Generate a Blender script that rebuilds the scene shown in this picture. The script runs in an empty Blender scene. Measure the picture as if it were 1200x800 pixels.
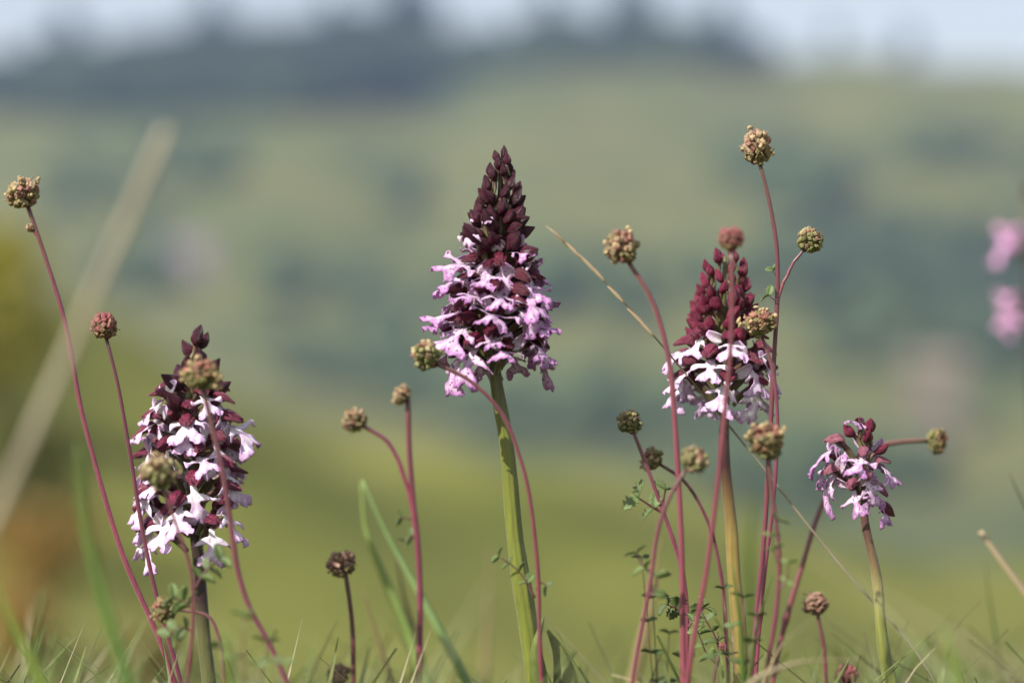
import bpy, math, random
import numpy as np
from mathutils import Vector, Matrix, Euler
from mathutils.geometry import delaunay_2d_cdt

# ------------------------------------------------------------------ camera, sky, sun, exposure
D = 0.877            # metres from the lens to the sharp plane (world y = 0)
ZC = 0.20            # height of the lens above the turf
K = 36.0 / (1200 * 100)
scene = bpy.context.scene
col = scene.collection
cam_d = bpy.data.cameras.new('camera')
cam = bpy.data.objects.new('camera', cam_d)
col.objects.link(cam)
cam.location = (0, -D, ZC)
cam.rotation_euler = (math.radians(90), 0, 0)
cam_d.sensor_width = 36
cam_d.lens = 100
cam_d.clip_start = 0.02
cam_d.clip_end = 9000
cam_d.dof.use_dof = True
cam_d.dof.focus_distance = D + 0.004
cam_d.dof.aperture_fstop = 5.3
scene.camera = cam

SUN_DIR = Vector((-0.56, -0.58, 0.66)).normalized()
sun_el = math.asin(SUN_DIR.z)
sun_az = math.atan2(SUN_DIR.x, SUN_DIR.y)
world = bpy.data.worlds.new('World')
scene.world = world
world.use_nodes = True
wn = world.node_tree.nodes
bg = wn['Background']
sky = wn.new('ShaderNodeTexSky')
sky.sky_type = 'NISHITA'
sky.sun_disc = False
sky.sun_elevation = sun_el
sky.sun_rotation = sun_az
sky.altitude = 200
sky.air_density = 1.0
sky.dust_density = 2.0
sky.ozone_density = 1.0
veil = wn.new('ShaderNodeMix')            # even veil of thin high cloud over the whole sky
veil.data_type = 'RGBA'
veil.inputs[0].default_value = 0.5
veil.inputs[7].default_value = (3.2, 2.75, 2.45, 1)
world.node_tree.links.new(sky.outputs[0], veil.inputs[6])
world.node_tree.links.new(veil.outputs[2], bg.inputs[0])
bg.inputs[1].default_value = 0.15
sun_d = bpy.data.lights.new('sun', 'SUN')
sun = bpy.data.objects.new('sun', sun_d)
col.objects.link(sun)
sun_d.energy = 4.8
sun_d.angle = math.radians(0.55)
sun_d.color = (1.0, 0.95, 0.87)
sun.rotation_euler = SUN_DIR.to_track_quat('Z', 'Y').to_euler()
scene.view_settings.view_transform = 'Standard'
scene.view_settings.look = 'None'
scene.view_settings.gamma = 1
scene.view_settings.use_curve_mapping = False
scene.view_settings.exposure = 0.60
scene.render.engine = 'CYCLES'
scene.cycles.use_denoising = True
scene.cycles.max_bounces = 8
scene.cycles.transmission_bounces = 6
scene.cycles.volume_bounces = 1
scene.cycles.sample_clamp_indirect = 6

# ------------------------------------------------------------------ helpers
rnd = random.Random(7)


def P(px, py, dy=0.0):
    """world point at the photograph's pixel, dy metres beyond the sharp plane"""
    d = D + dy
    return Vector(((px - 600) * K * d, dy, ZC + (400 - py) * K * d))


def tag(o, label=None, cat=None, group=None, kind=None):
    if label: o['label'] = label
    if cat: o['category'] = cat
    if group: o['group'] = group
    if kind: o['kind'] = kind
    return o


def empty(name, loc=(0, 0, 0), parent=None, rot=(0, 0, 0), scale=1.0):
    o = bpy.data.objects.new(name, None)
    o.empty_display_size = 0.005
    col.objects.link(o)
    o.location = loc
    o.rotation_euler = rot
    o.scale = (scale,) * 3
    if parent: o.parent = parent
    return o


def mesh(name, verts, faces, mat=None, smooth=True, attrs=None):
    me = bpy.data.meshes.new(name)
    me.from_pydata([tuple(map(float, v)) for v in verts], [], [tuple(int(i) for i in f) for f in faces])
    if smooth:
        me.polygons.foreach_set('use_smooth', [True] * len(me.polygons))
    if mat: me.materials.append(mat)
    for k, v in (attrs or {}).items():
        v = np.asarray(v, dtype=np.float32)
        if v.ndim == 1:
            a = me.attributes.new(k, 'FLOAT', 'POINT'); a.data.foreach_set('value', v)
        else:
            a = me.attributes.new(k, 'FLOAT_VECTOR', 'POINT'); a.data.foreach_set('vector', v.ravel())
    me.update()
    return me


def obj(name, me, parent=None, loc=(0, 0, 0), rot=(0, 0, 0), scale=1.0, color=None):
    o = bpy.data.objects.new(name, me)
    col.objects.link(o)
    o.location = loc
    o.rotation_euler = rot
    o.scale = (scale,) * 3 if isinstance(scale, (int, float)) else scale
    if parent: o.parent = parent
    if color: o.color = (color[0], color[1], color[2], 1)
    return o


def spline(pts, n):
    """smooth curve through pts (chord-length Hermite), n samples evenly spaced along it"""
    p = np.array([list(q) for q in pts], dtype=float)
    h = np.maximum(np.linalg.norm(np.diff(p, axis=0), axis=1), 1e-9)
    s = np.diff(p, axis=0) / h[:, None]
    m = np.vstack([s[:1], (s[:-1] * h[1:, None] + s[1:] * h[:-1, None]) / (h[1:] + h[:-1])[:, None], s[-1:]])
    cum = np.concatenate([[0], np.cumsum(h)])
    out = []
    for q in np.linspace(0, cum[-1], n):
        k = min(int(np.searchsorted(cum, q, 'right')) - 1, len(h) - 1)
        f = (q - cum[k]) / h[k]
        out.append((2 * f ** 3 - 3 * f * f + 1) * p[k] + (f ** 3 - 2 * f * f + f) * h[k] * m[k] + (3 * f * f - 2 * f ** 3) * p[k + 1] + (f ** 3 - f * f) * h[k] * m[k + 1])
    return np.array(out)


def tube(path, radii, sides=8, ribs=0, rib_depth=0.0, twist=0.0, jitter=0.0, seed=0):
    """verts, faces, t (0 at the start .. 1 at the end) of a swept tube with caps"""
    r = random.Random(seed)
    n = len(path)
    tang = np.gradient(path, axis=0)
    tang /= np.linalg.norm(tang, axis=1)[:, None] + 1e-12
    up = np.array([0.0, 1.0, 0.0])
    if abs(tang[0] @ up) > 0.9: up = np.array([1.0, 0, 0])
    u = np.cross(tang[0], up); u /= np.linalg.norm(u)
    V, F, T = [], [], []
    for i in range(n):
        u = u - tang[i] * (u @ tang[i]); u /= np.linalg.norm(u)
        w = np.cross(tang[i], u)
        jr = 1 + r.uniform(-jitter, jitter)
        for s in range(sides):
            a = 2 * math.pi * s / sides
            k = 1 + (rib_depth * math.cos(ribs * a + twist * i / n) if ribs else 0)
            V.append(path[i] + (u * math.cos(a) + w * math.sin(a)) * radii[i] * k * jr)
            T.append(i / (n - 1))
    for i in range(n - 1):
        for s in range(sides):
            a, b = i * sides + s, i * sides + (s + 1) % sides
            F.append((a, b, b + sides, a + sides))
    F.append(tuple(range(sides))[::-1])
    F.append(tuple((n - 1) * sides + s for s in range(sides)))
    return V, F, T


def thicken(V, F, t, attrs):
    """closed thin shell from an open sheet; adds attribute inner"""
    V = np.array([list(v) for v in V], dtype=float)
    N = np.zeros_like(V)
    edges = {}
    for f in F:
        n = np.cross(V[f[1]] - V[f[0]], V[f[2]] - V[f[0]])
        for i in f: N[i] += n
        for a, b in zip(f, f[1:] + f[:1]):
            edges[(a, b)] = 1
    N /= np.linalg.norm(N, axis=1)[:, None] + 1e-15
    n = len(V)
    V2 = np.vstack([V + N * t / 2, V - N * t / 2])
    F2 = [tuple(f) for f in F] + [tuple(i + n for i in reversed(f)) for f in F]
    for (a, b) in edges:
        if (b, a) not in edges:
            F2.append((b, a, a + n, b + n))
    A = {k: np.concatenate([np.asarray(v), np.asarray(v)]) for k, v in attrs.items()}
    A['inner'] = np.concatenate([np.zeros(n), np.ones(n)])
    return V2, F2, A


# ---- materials
class NT:
    def __init__(self, name):
        self.m = bpy.data.materials.new(name)
        self.m.use_nodes = True
        self.t = self.m.node_tree
        self.n = self.t.nodes
        self.b = self.n['Principled BSDF']
        self.out = self.n['Material Output']

    def node(self, typ, **kw):
        x = self.n.new(typ)
        for k, v in kw.items(): setattr(x, k, v)
        return x

    def link(self, a, b): self.t.links.new(a, b)

    def val(self, sock, v):
        if hasattr(v, 'node'): self.link(v, sock)
        elif isinstance(v, (tuple, list)) and len(v) == 3 and sock.type == 'RGBA': sock.default_value = (*v, 1)
        else: sock.default_value = v

    def noise(self, scale, detail=3, vec=None, rough=0.55):
        x = self.node('ShaderNodeTexNoise')
        x.inputs['Scale'].default_value = scale
        x.inputs['Detail'].default_value = detail
        x.inputs['Roughness'].default_value = rough
        if vec is not None: self.link(vec, x.inputs['Vector'])
        return x.outputs['Fac']

    def ramp(self, fac, stops, interp='LINEAR'):
        x = self.node('ShaderNodeValToRGB')
        x.color_ramp.interpolation = interp
        e = x.color_ramp.elements
        while len(e) < len(stops): e.new(0.5)
        for k, (p, c) in enumerate(stops):
            e[k].position = p
            e[k].color = (*c, 1) if not isinstance(c, (int, float)) else (c, c, c, 1)
        self.link(fac, x.inputs[0])
        return x.outputs[0]

    def mix(self, fac, a, b, typ='MIX'):
        x = self.node('ShaderNodeMix', data_type='RGBA', blend_type=typ)
        self.val(x.inputs[0], fac); self.val(x.inputs[6], a); self.val(x.inputs[7], b)
        return x.outputs[2]

    def math(self, op, a, b=0.0, clamp=False):
        x = self.node('ShaderNodeMath', operation=op, use_clamp=clamp)
        self.val(x.inputs[0], a); self.val(x.inputs[1], b)
        return x.outputs[0]

    def attr(self, name):
        return self.node('ShaderNodeAttribute', attribute_name=name)

    def coord(self, which='Object'):
        return self.node('ShaderNodeTexCoord').outputs[which]

    def objcolor(self):
        return self.node('ShaderNodeObjectInfo').outputs['Color']

    def bump(self, h, strength=0.3, dist=0.001):
        x = self.node('ShaderNodeBump')
        x.inputs['Strength'].default_value = strength
        x.inputs['Distance'].default_value = dist
        self.link(h, x.inputs['Height'])
        self.link(x.outputs[0], self.b.inputs['Normal'])

    def finish(self, color, rough=0.5, spec=0.5, translucent=0.0, sheen=0.0):
        self.val(self.b.inputs['Base Color'], color)
        self.val(self.b.inputs['Roughness'], rough)
        self.b.inputs['Specular IOR Level'].default_value = spec
        if sheen:
            self.b.inputs['Sheen Weight'].default_value = sheen
        if translucent:
            tr = self.node('ShaderNodeBsdfTranslucent')
            self.val(tr.inputs[0], color)
            mx = self.node('ShaderNodeMixShader')
            mx.inputs[0].default_value = translucent
            self.link(self.b.outputs[0], mx.inputs[1])
            self.link(tr.outputs[0], mx.inputs[2])
            self.link(mx.outputs[0], self.out.inputs[0])
        return self.m


def mat_petal(name, pale, tip, spot, spot_amount=0.5, lo=0.26, vein_mix=0.3):
    t = NT(name)
    a = t.attr('flat')
    sep = t.node('ShaderNodeSeparateXYZ'); t.link(a.outputs['Vector'], sep.inputs[0])
    u = sep.outputs[0]
    edge = t.attr('edge').outputs['Fac']
    nz = t.noise(3.0, 2, a.outputs['Vector'])
    g = t.math('ADD', t.math('MULTIPLY', edge, 0.75), t.math('MULTIPLY', u, 0.35))
    g = t.math('ADD', g, t.math('MULTIPLY', t.math('SUBTRACT', nz, 0.5), 0.5), clamp=True)
    c = t.ramp(g, [(lo, pale), (0.70, tuple(0.5 * (p + q) for p, q in zip(pale, tip))), (0.95, tip)])
    c = t.mix(1.0, c, t.objcolor(), 'MULTIPLY')
    # tufts of purple papillae on the pale middle of the lip
    vo = t.node('ShaderNodeTexVoronoi'); vo.inputs['Scale'].default_value = 10.0
    vo.inputs['Randomness'].default_value = 0.9
    t.link(a.outputs['Vector'], vo.inputs['Vector'])
    sp = t.math('LESS_THAN', vo.outputs['Distance'], 0.30)
    inside = t.math('MULTIPLY', t.math('LESS_THAN', edge, 0.74), t.math('GREATER_THAN', u, 0.16))
    sp = t.math('MULTIPLY', t.math('MULTIPLY', sp, inside), spot_amount)
    c = t.mix(sp, c, spot)
    mp = t.node('ShaderNodeMapping'); mp.inputs['Scale'].default_value = (3.0, 30.0, 1.0)
    t.link(a.outputs['Vector'], mp.inputs[0])
    vein = t.noise(1.0, 3, mp.outputs[0])
    c = t.mix(vein_mix, c, t.ramp(vein, [(0.35, (0.72, 0.45, 0.68)), (0.6, (1, 1, 1))]), 'MULTIPLY')
    t.bump(vein, 0.35, 0.0003)
    return t.finish(c, 0.5, 0.35, translucent=0.24, sheen=0.1)


def mat_hood(name, dark, mid, inner):
    t = NT(name)
    a = t.attr('flat')
    mp = t.node('ShaderNodeMapping'); mp.inputs['Scale'].default_value = (2.0, 16.0, 1.0)
    t.link(a.outputs['Vector'], mp.inputs[0])
    st = t.noise(2.2, 3, mp.outputs[0], 0.6)
    bl = t.noise(9.0, 2, a.outputs['Vector'])
    f = t.math('ADD', t.math('MULTIPLY', st, 0.65), t.math('MULTIPLY', bl, 0.35))
    c = t.ramp(f, [(0.40, dark), (0.62, mid)])
    c = t.mix(1.0, c, t.objcolor(), 'MULTIPLY')
    c = t.mix(t.attr('inner').outputs['Fac'], c, inner)
    t.bump(st, 0.8, 0.0009)
    return t.finish(c, 0.38, 0.5, translucent=0.12)


def mat_stem(name, stops, rough=0.42, streak=0.35, spec=0.5):
    """stops run along the stem from the root (0) to the top (1)"""
    t = NT(name)
    c = t.ramp(t.attr('t').outputs['Fac'], stops)
    mp = t.node('ShaderNodeMapping'); mp.inputs['Scale'].default_value = (900, 900, 60)
    t.link(t.coord(), mp.inputs[0])
    n = t.noise(1.0, 3, mp.outputs[0])
    n2 = t.noise(260.0, 2, t.coord())
    k = t.ramp(n, [(0.3, 1 - streak), (0.7, 1 + 0.0)])
    c = t.mix(0.8, c, k, 'MULTIPLY')
    c = t.mix(0.5, c, t.ramp(n2, [(0.3, 0.75), (0.7, 1.0)]), 'MULTIPLY')
    c = t.mix(1.0, c, t.objcolor(), 'MULTIPLY')
    t.bump(n, 0.4, 0.0004)
    return t.finish(c, rough, spec, sheen=0.15)


def mat_obj(name, rough=0.6, var=0.35, scale=700, translucent=0.0, spec=0.4, tint=None):
    """colour comes from the object itself, with mottling"""
    t = NT(name)
    n = t.noise(scale, 3, t.coord())
    c = t.mix(1.0, t.objcolor(), t.ramp(n, [(0.3, 1 - var), (0.7, 1.0)]), 'MULTIPLY')
    if tint:
        c = t.mix(t.ramp(t.noise(scale * 0.6, 2, t.coord()), [(0.45, 0.0), (0.62, 1.0)]), c, tint)
    t.bump(n, 0.4, 0.0005)
    return t.finish(c, rough, spec, translucent=translucent)


def mat_leaf(name, a, b, scale=40, translucent=0.3, rough=0.45):
    t = NT(name)
    n = t.noise(scale, 3, t.coord())
    c = t.ramp(n, [(0.3, a), (0.7, b)])
    c = t.mix(1.0, c, t.objcolor(), 'MULTIPLY')
    mp = t.node('ShaderNodeMapping'); mp.inputs['Scale'].default_value = (60, 1, 1)
    t.link(t.attr('flat').outputs['Vector'], mp.inputs[0])
    st = t.noise(1.0, 2, mp.outputs[0])
    c = t.mix(0.35, c, t.ramp(st, [(0.35, 0.55), (0.65, 1.0)]), 'MULTIPLY')
    t.bump(st, 0.25, 0.0005)
    return t.finish(c, rough, 0.45, translucent=translucent)


M = {}
M['lip_lilac'] = mat_petal('lilac_lip', (0.85, 0.76, 0.83), (0.52, 0.25, 0.53), (0.16, 0.015, 0.12), 0.85)
M['lip_white'] = mat_petal('white_lip', (0.90, 0.88, 0.89), (0.66, 0.44, 0.68), (0.45, 0.12, 0.36), 0.30, 0.46, 0.12)
M['lip_pink'] = mat_petal('pink_lip', (0.84, 0.54, 0.76), (0.68, 0.36, 0.62), (0.45, 0.12, 0.36), 0.2)
M['hood_dark'] = mat_hood('dark_hood', (0.035, 0.004, 0.012), (0.21, 0.024, 0.055), (0.30, 0.12, 0.17))
M['hood_pink'] = mat_hood('pink_hood', (0.18, 0.04, 0.07), (0.48, 0.18, 0.25), (0.5, 0.3, 0.35))
M['hood_red'] = mat_hood('maroon_hood', (0.080, 0.009, 0.024), (0.33, 0.055, 0.11), (0.40, 0.20, 0.24))
M['bud_dark'] = mat_hood('dark_bud', (0.020, 0.003, 0.009), (0.115, 0.014, 0.038), (0.05, 0.01, 0.02))
M['bud_red'] = mat_hood('maroon_bud', (0.095, 0.008, 0.026), (0.36, 0.042, 0.10), (0.1, 0.01, 0.02))
M['ovary'] = mat_stem('ovary', [(0.0, (0.16, 0.17, 0.05)), (0.5, (0.13, 0.09, 0.04)), (1.0, (0.10, 0.03, 0.03))], 0.4)
M['orchid_stem'] = mat_stem('orchid_stem', [(0.0, (0.19, 0.23, 0.03)), (0.66, (0.16, 0.18, 0.026)), (0.76, (0.10, 0.10, 0.024)), (0.88, (0.05, 0.03, 0.018)), (1.0, (0.06, 0.012, 0.016))], 0.38, 0.35)
M['orchid_stem_dark'] = mat_stem('dark_orchid_stem', [(0.0, (0.15, 0.17, 0.04)), (0.55, (0.12, 0.12, 0.04)), (0.60, (0.035, 0.012, 0.014)), (1.0, (0.05, 0.05, 0.02))], 0.4)
M['orchid_stem_tan'] = mat_stem('tan_orchid_stem', [(0.0, (0.22, 0.21, 0.05)), (0.62, (0.29, 0.21, 0.055)), (0.69, (0.14, 0.08, 0.03)), (0.72, (0.05, 0.014, 0.016)), (1.0, (0.13, 0.14, 0.04))], 0.4)
M['orchid_stem_pale'] = mat_stem('pale_orchid_stem', [(0.0, (0.20, 0.23, 0.035)), (0.66, (0.22, 0.24, 0.05)), (0.73, (0.32, 0.29, 0.10)), (0.77, (0.20, 0.14, 0.06)), (0.84, (0.12, 0.05, 0.045)), (1.0, (0.15, 0.13, 0.05))], 0.42, 0.5)
M['burnet_stem'] = mat_stem('burnet_stem', [(0.0, (0.25, 0.058, 0.082)), (0.5, (0.205, 0.034, 0.064)), (0.9, (0.15, 0.030, 0.052)), (1.0, (0.13, 0.05, 0.045))], 0.38, 0.3, 0.6)
M['floret'] = mat_obj('floret', 0.62, 0.45, 900)
M['core'] = mat_obj('core', 0.7, 0.5, 500)
M['stamen'] = mat_obj('stamen', 0.7, 0.25, 900, translucent=0.2)
M['blade'] = mat_leaf('blade', (0.10, 0.16, 0.035), (0.17, 0.24, 0.06))
M['straw'] = mat_leaf('straw', (0.40, 0.34, 0.24), (0.52, 0.46, 0.35), 60, 0.2, 0.6)
M['leaf'] = mat_leaf('leaf', (0.12, 0.17, 0.06), (0.22, 0.28, 0.12), 220)

# ------------------------------------------------------------------ the land
SPUR_PX = [-1200, -600, 0, 200, 400, 600, 900, 1200, 1800, 2600]
SPUR_Y = [180, 250, 350, 440, 510, 565, 640, 690, 730, 750]
SKY_PX = [-3000, -1200, -200, 0, 80, 200, 350, 470, 560, 700, 850, 940, 1200, 2400, 4200]
SKY_Y = [230, 200, 150, 112, 90, 70, 64, 52, 64, 54, 60, 84, 90, 130, 180]
D_SPUR, D_TOP = 75.0, 1500.0


def sstep(a, b, x):
    t = np.clip((x - a) / (b - a), 0, 1)
    return t * t * (3 - 2 * t)


def height(x, y):
    """terrain height over world x, y (numpy arrays)"""
    x = np.asarray(x, float); y = np.asarray(y, float)
    d = y + D
    e = np.maximum(d - 1.22, 0)
    zn = -8.0 * (1 - np.exp(-0.27 * e * e / (e + 0.35) / 8.0))
    near_bump = 0.006 * np.sin(x * 21 + 1) * np.sin(y * 17) + 0.004 * np.sin(x * 47 + y * 31)
    zn = zn + near_bump * np.clip(1.5 - np.abs(d) / 40, 0, 1)
    zn = zn + 0.03 * np.maximum(-d - 2, 0) * np.exp(-np.maximum(-d, 0) / 600)
    pxs = 600 + x / D_SPUR / K
    hs = ZC + (400 - np.interp(pxs, SPUR_PX, SPUR_Y)) * K * D_SPUR
    hs = hs + 0.5 * np.sin(x * 0.31 + 0.5) + 0.3 * np.sin(x * 0.83 + y * 0.2)
    b = sstep(20, D_SPUR, d)
    z = zn * (1 - b) + hs * b
    v = sstep(D_SPUR, 400, d)
    z = z * (1 - v) + (-65.0) * v
    pxt = 600 + x / D_TOP / K
    ht = ZC + (400 - np.interp(pxt, SKY_PX, SKY_Y)) * K * D_TOP
    ht = ht + 3.5 * np.sin(x * 0.043) + 3.0 * np.sin(x * 0.081 + 1.3)
    w = sstep(430, D_TOP, d)
    z = z * (1 - w) + ht * w
    z = z + 7 * np.sin(x * 0.011 + d * 0.006) * np.sin(d * 0.0085 + 1) * sstep(500, 800, d) * (1 - sstep(1250, 1500, d))
    z = z - 60 * sstep(D_TOP + 20, 2600, d)
    return z


def H(x, y): return float(height(x, y))


def hit(px, py, d0=20.0, d1=1900.0):
    """where the sight line through a pixel meets the land"""
    sx, sz = (px - 600) * K, (400 - py) * K
    d = np.geomspace(d0, d1, 6000)
    z = height(sx * d, d - D)
    k = np.nonzero(z >= ZC + sz * d)[0]
    if not len(k): return None
    dd = d[k[0]]
    return Vector((sx * dd, dd - D, float(z[k[0]])))


def axis(a, b, n, s):
    lo, hi = -math.asinh(a / s), math.asinh(b / s)
    return s * np.sinh(np.linspace(lo, hi, n))


gx = axis(1500, 1500, 260, 0.35)
gy = axis(700, 1780, 420, 0.9)
X, Y = np.meshgrid(gx, gy)
Z = height(X, Y)
V = np.stack([X.ravel(), Y.ravel(), Z.ravel()], 1)
nx, ny = len(gx), len(gy)
F = []
for j in range(ny - 1):
    for i in range(nx - 1):
        a = j * nx + i
        F.append((a, a + 1, a + nx + 1, a + nx))
t = NT('land')
co = t.node('ShaderNodeNewGeometry').outputs['Position']
n_big = t.noise(0.006, 3, co)
n_mid = t.noise(0.09, 4, co)
n_fine = t.noise(3.0, 5, co)
n_hedge = t.noise(0.022, 4, co, 0.65)
n_fld = t.math('ADD', t.math('MULTIPLY', n_big, 0.62), t.math('MULTIPLY', n_hedge, 0.38))
field = t.ramp(n_fld, [(0.38, (0.045, 0.070, 0.024)), (0.46, (0.090, 0.108, 0.034)), (0.54, (0.155, 0.152, 0.046)), (0.62, (0.080, 0.104, 0.034))])
meadow = t.ramp(n_mid, [(0.30, (0.092, 0.106, 0.020)), (0.50, (0.146, 0.158, 0.032)), (0.70, (0.205, 0.208, 0.056))])
sep = t.node('ShaderNodeSeparateXYZ'); t.link(co, sep.inputs[0])
far = t.math('DIVIDE', t.math('SUBTRACT', sep.outputs[1], 150.0), 250.0, clamp=True)
c = t.mix(far, meadow, field)
c = t.mix(0.6, c, t.ramp(n_fine, [(0.25, 0.55), (0.75, 1.0)]), 'MULTIPLY')
t.bump(n_fine, 0.6, 0.03)
t.finish(c, 0.9, 0.15)
land = obj('hillside', mesh('hillside', V, F, t.m))
tag(land, 'grassy hillside falling to a valley and rising to the far hill', kind='structure')

# ---- foliage crowns made of leaf clumps
def leaf_cloud(rx, rz, n, size, r, clumps=9, base=0.25):
    """tilted leaf faces clustered round clump centres inside a crown"""
    V, F = [], []
    cs = []
    for _ in range(clumps):
        a = r.uniform(0, 2 * math.pi); q = r.uniform(0.1, 0.75); h = r.uniform(-0.6, 0.85)
        s = math.sqrt(max(0.05, 1 - h * h))
        cs.append((math.cos(a) * q * s * rx, math.sin(a) * q * s * rx, h * rz, r.uniform(0.3, 0.55)))
    for _ in range(n):
        cx, cy, cz, cr = r.choice(cs)
        d = Vector((r.gauss(0, 1), r.gauss(0, 1), r.gauss(0, 1))).normalized() * (r.random() ** 0.4)
        p = Vector((cx + d.x * cr * rx, cy + d.y * cr * rx, cz + d.z * cr * rz + rz * (1 + base)))
        nrm = (d + Vector((r.gauss(0, .6), r.gauss(0, .6), r.gauss(0, .6)))).normalized()
        a = nrm.orthogonal().normalized(); a = Matrix.Rotation(r.uniform(0, 6.28), 3, nrm) @ a
        b = nrm.cross(a)
        s = size * r.uniform(0.6, 1.4)
        k = len(V)
        V += [p - a * s, p + b * s * .6, p + a * s, p - b * s * .6 + nrm * s * .25]
        F.append((k, k + 1, k + 2, k + 3))
    return V, F


def mat_foliage(name, a, b, scale):
    t = NT(name)
    c = t.ramp(t.noise(scale, 2, t.coord()), [(0.3, a), (0.7, b)])
    c = t.mix(1.0, c, t.objcolor(), 'MULTIPLY')
    return t.finish(c, 0.6, 0.3, translucent=0.25)


M['bark'] = mat_obj('bark', 0.9, 0.4, 3)
M['foliage'] = mat_foliage('foliage', (0.60, 0.60, 0.60), (1, 1, 1), 0.9)


def tree_meshes(rx, rz, n, size, seed, trunk_h):
    r = random.Random(seed)
    cm = mesh('crown', *leaf_cloud(rx, rz, n, size, r, 11, trunk_h / rz), M['foliage'], smooth=False)
    V, F = [], []
    top = trunk_h + rz * 1.2
    def add(path, radii):
        v, f, _ = tube(np.array(path), radii, 6)
        k = len(V)
        V.extend(v); F.extend(tuple(i + k for i in q) for q in f)
    add(spline([(0, 0, -0.5), (0.05 * rx, 0, trunk_h * .6), (-0.05 * rx, 0.05 * rx, top)], 8), np.linspace(rx * .10, rx * .03, 8))
    for k in range(5):
        a = k * 2.4 + r.random()
        z0 = trunk_h + rz * (0.1 + 0.16 * k)
        add(spline([(0, 0, z0), (math.cos(a) * rx * .3, math.sin(a) * rx * .3, z0 + rz * .25), (math.cos(a) * rx * .62, math.sin(a) * rx * .62, z0 + rz * .6)], 5), np.linspace(rx * .045, rx * .012, 5))
    tm = mesh('trunk', V, F, M['bark'])
    return cm, tm


shrub_kinds = [tree_meshes(1.0, 0.85, 1500, 0.085, 20 + i, 0.25) for i in range(3)]
tree_kinds = [tree_meshes(1.0, 1.15, 900, 0.13, 40 + i, 0.55) for i in range(3)]


def put_tree(name, loc, size, kinds, color, label, cat, group, r):
    cm, tm = r.choice(kinds)
    e = empty(name, loc, rot=(0, 0, r.uniform(0, 6.28)), scale=size)
    obj('crown', cm, e, color=color)
    obj('trunk', tm, e, color=(0.09, 0.07, 0.05))
    tag(e, label, cat, group)
    return e


# shrubs on the near slope: pixel of the foot, width in pixels, colour, label
r = random.Random(5)
shrubs = [
    (-15, 480, 220, (0.34, 0.31, 0.04), 'large yellow-green blurred shrub at the left edge beside the tall dry grass stem'),
    (25, 660, 170, (0.14, 0.15, 0.035), 'dark olive blurred shrub above the orange-brown shrub at lower left'),
    (40, 785, 200, (0.42, 0.27, 0.07), 'orange-brown blurred shrub at the lower left edge'),
    (185, 850, 130, (0.30, 0.24, 0.07), 'brownish blurred shrub low behind the left orchid stem'),
]
for px, py, w, c, lab in shrubs:
    p = hit(px, py)
    d = p.y + D
    put_tree('shrub', p - Vector((0, 0, 0.15)), w * K * d / 2, shrub_kinds, c, lab, 'shrub', 'shrubs on the near slope', r)

# trees that stand out against the sky on the far hill: pixel x, height in pixels
sky_trees = [(85, 67, 'far tree standing out at the left end of the hazy skyline'),
             (160, 36, 'small far tree on the skyline above the tip of the dry grass stem'),
             (247, 71, 'tall dark far tree on the skyline left of the highest clump'),
             (395, 56, 'far tree on the skyline, left of the highest tree'),
             (470, 89, 'highest far tree on the skyline between left and middle orchids'),
             (500, 71, 'far tree close on the right of the highest skyline tree'),
             (640, 56, 'far tree on the skyline above and right of the middle orchid'),
             (728, 78, 'dark far tree on the skyline between the middle and right orchids'),
             (755, 58, 'far tree right beside the dark skyline tree between two orchids'),
             (845, 69, 'far tree on the skyline above the tallest seed head'),
             (975, 40, 'small far tree on the skyline right of the tallest seed head'),
             (1062, 48, 'lone far tree on the pale right part of the skyline')]
for px, hpx, lab in sky_trees:
    x = (px - 600) * K * (D_TOP - 40)
    y = D_TOP - 40 - D
    s = hpx * K * D_TOP / 2.75
    put_tree('skyline_tree', (x, y, H(x, y) - 1), s, tree_kinds, (0.035, 0.055, 0.03), lab, 'tree', 'trees on the far skyline', r)

# woods on the far hill: ellipses given where they are seen, filled with lumpy crowns standing on the land
woods = [(60, 116, 110, 22, 5.0), (180, 98, 150, 38, 4.0), (300, 95, 150, 42, 6.0), (430, 76, 110, 34, 4.5), (560, 76, 90, 14, 1.5), (720, 62, 120, 14, 4.0), (850, 72, 60, 10, 2.0),
         (930, 215, 75, 34, .6), (1060, 325, 150, 42, 1.0), (1150, 190, 80, 30, .15), (880, 330, 90, 30, .25),
         (100, 235, 80, 30, .12), (480, 245, 40, 20, .2), (650, 350, 140, 36, .12), (350, 350, 60, 24, .10), (170, 320, 40, 30, .25), (1180, 400, 80, 36, .7), (1010, 420, 50, 40, .2),
         (700, 490, 160, 30, .25), (560, 480, 110, 30, .18), (950, 560, 140, 30, .2), (420, 430, 90, 30, .15), (230, 205, 70, 24, .2)]
r = random.Random(11)
ico_v, ico_f, ico_c = [], [], []
gphi = (1 + 5 ** .5) / 2
base_v = [Vector(v).normalized() for v in ((-1, gphi, 0), (1, gphi, 0), (-1, -gphi, 0), (1, -gphi, 0), (0, -1, gphi), (0, 1, gphi), (0, -1, -gphi), (0, 1, -gphi), (gphi, 0, -1), (gphi, 0, 1), (-gphi, 0, -1), (-gphi, 0, 1))]
base_f = [(0, 11, 5), (0, 5, 1), (0, 1, 7), (0, 7, 10), (0, 10, 11), (1, 5, 9), (5, 11, 4), (11, 10, 2), (10, 7, 6), (7, 1, 8), (3, 9, 4), (3, 4, 2), (3, 2, 6), (3, 6, 8), (3, 8, 9), (4, 9, 5), (2, 4, 11), (6, 2, 10), (8, 6, 7), (9, 8, 1)]
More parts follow.
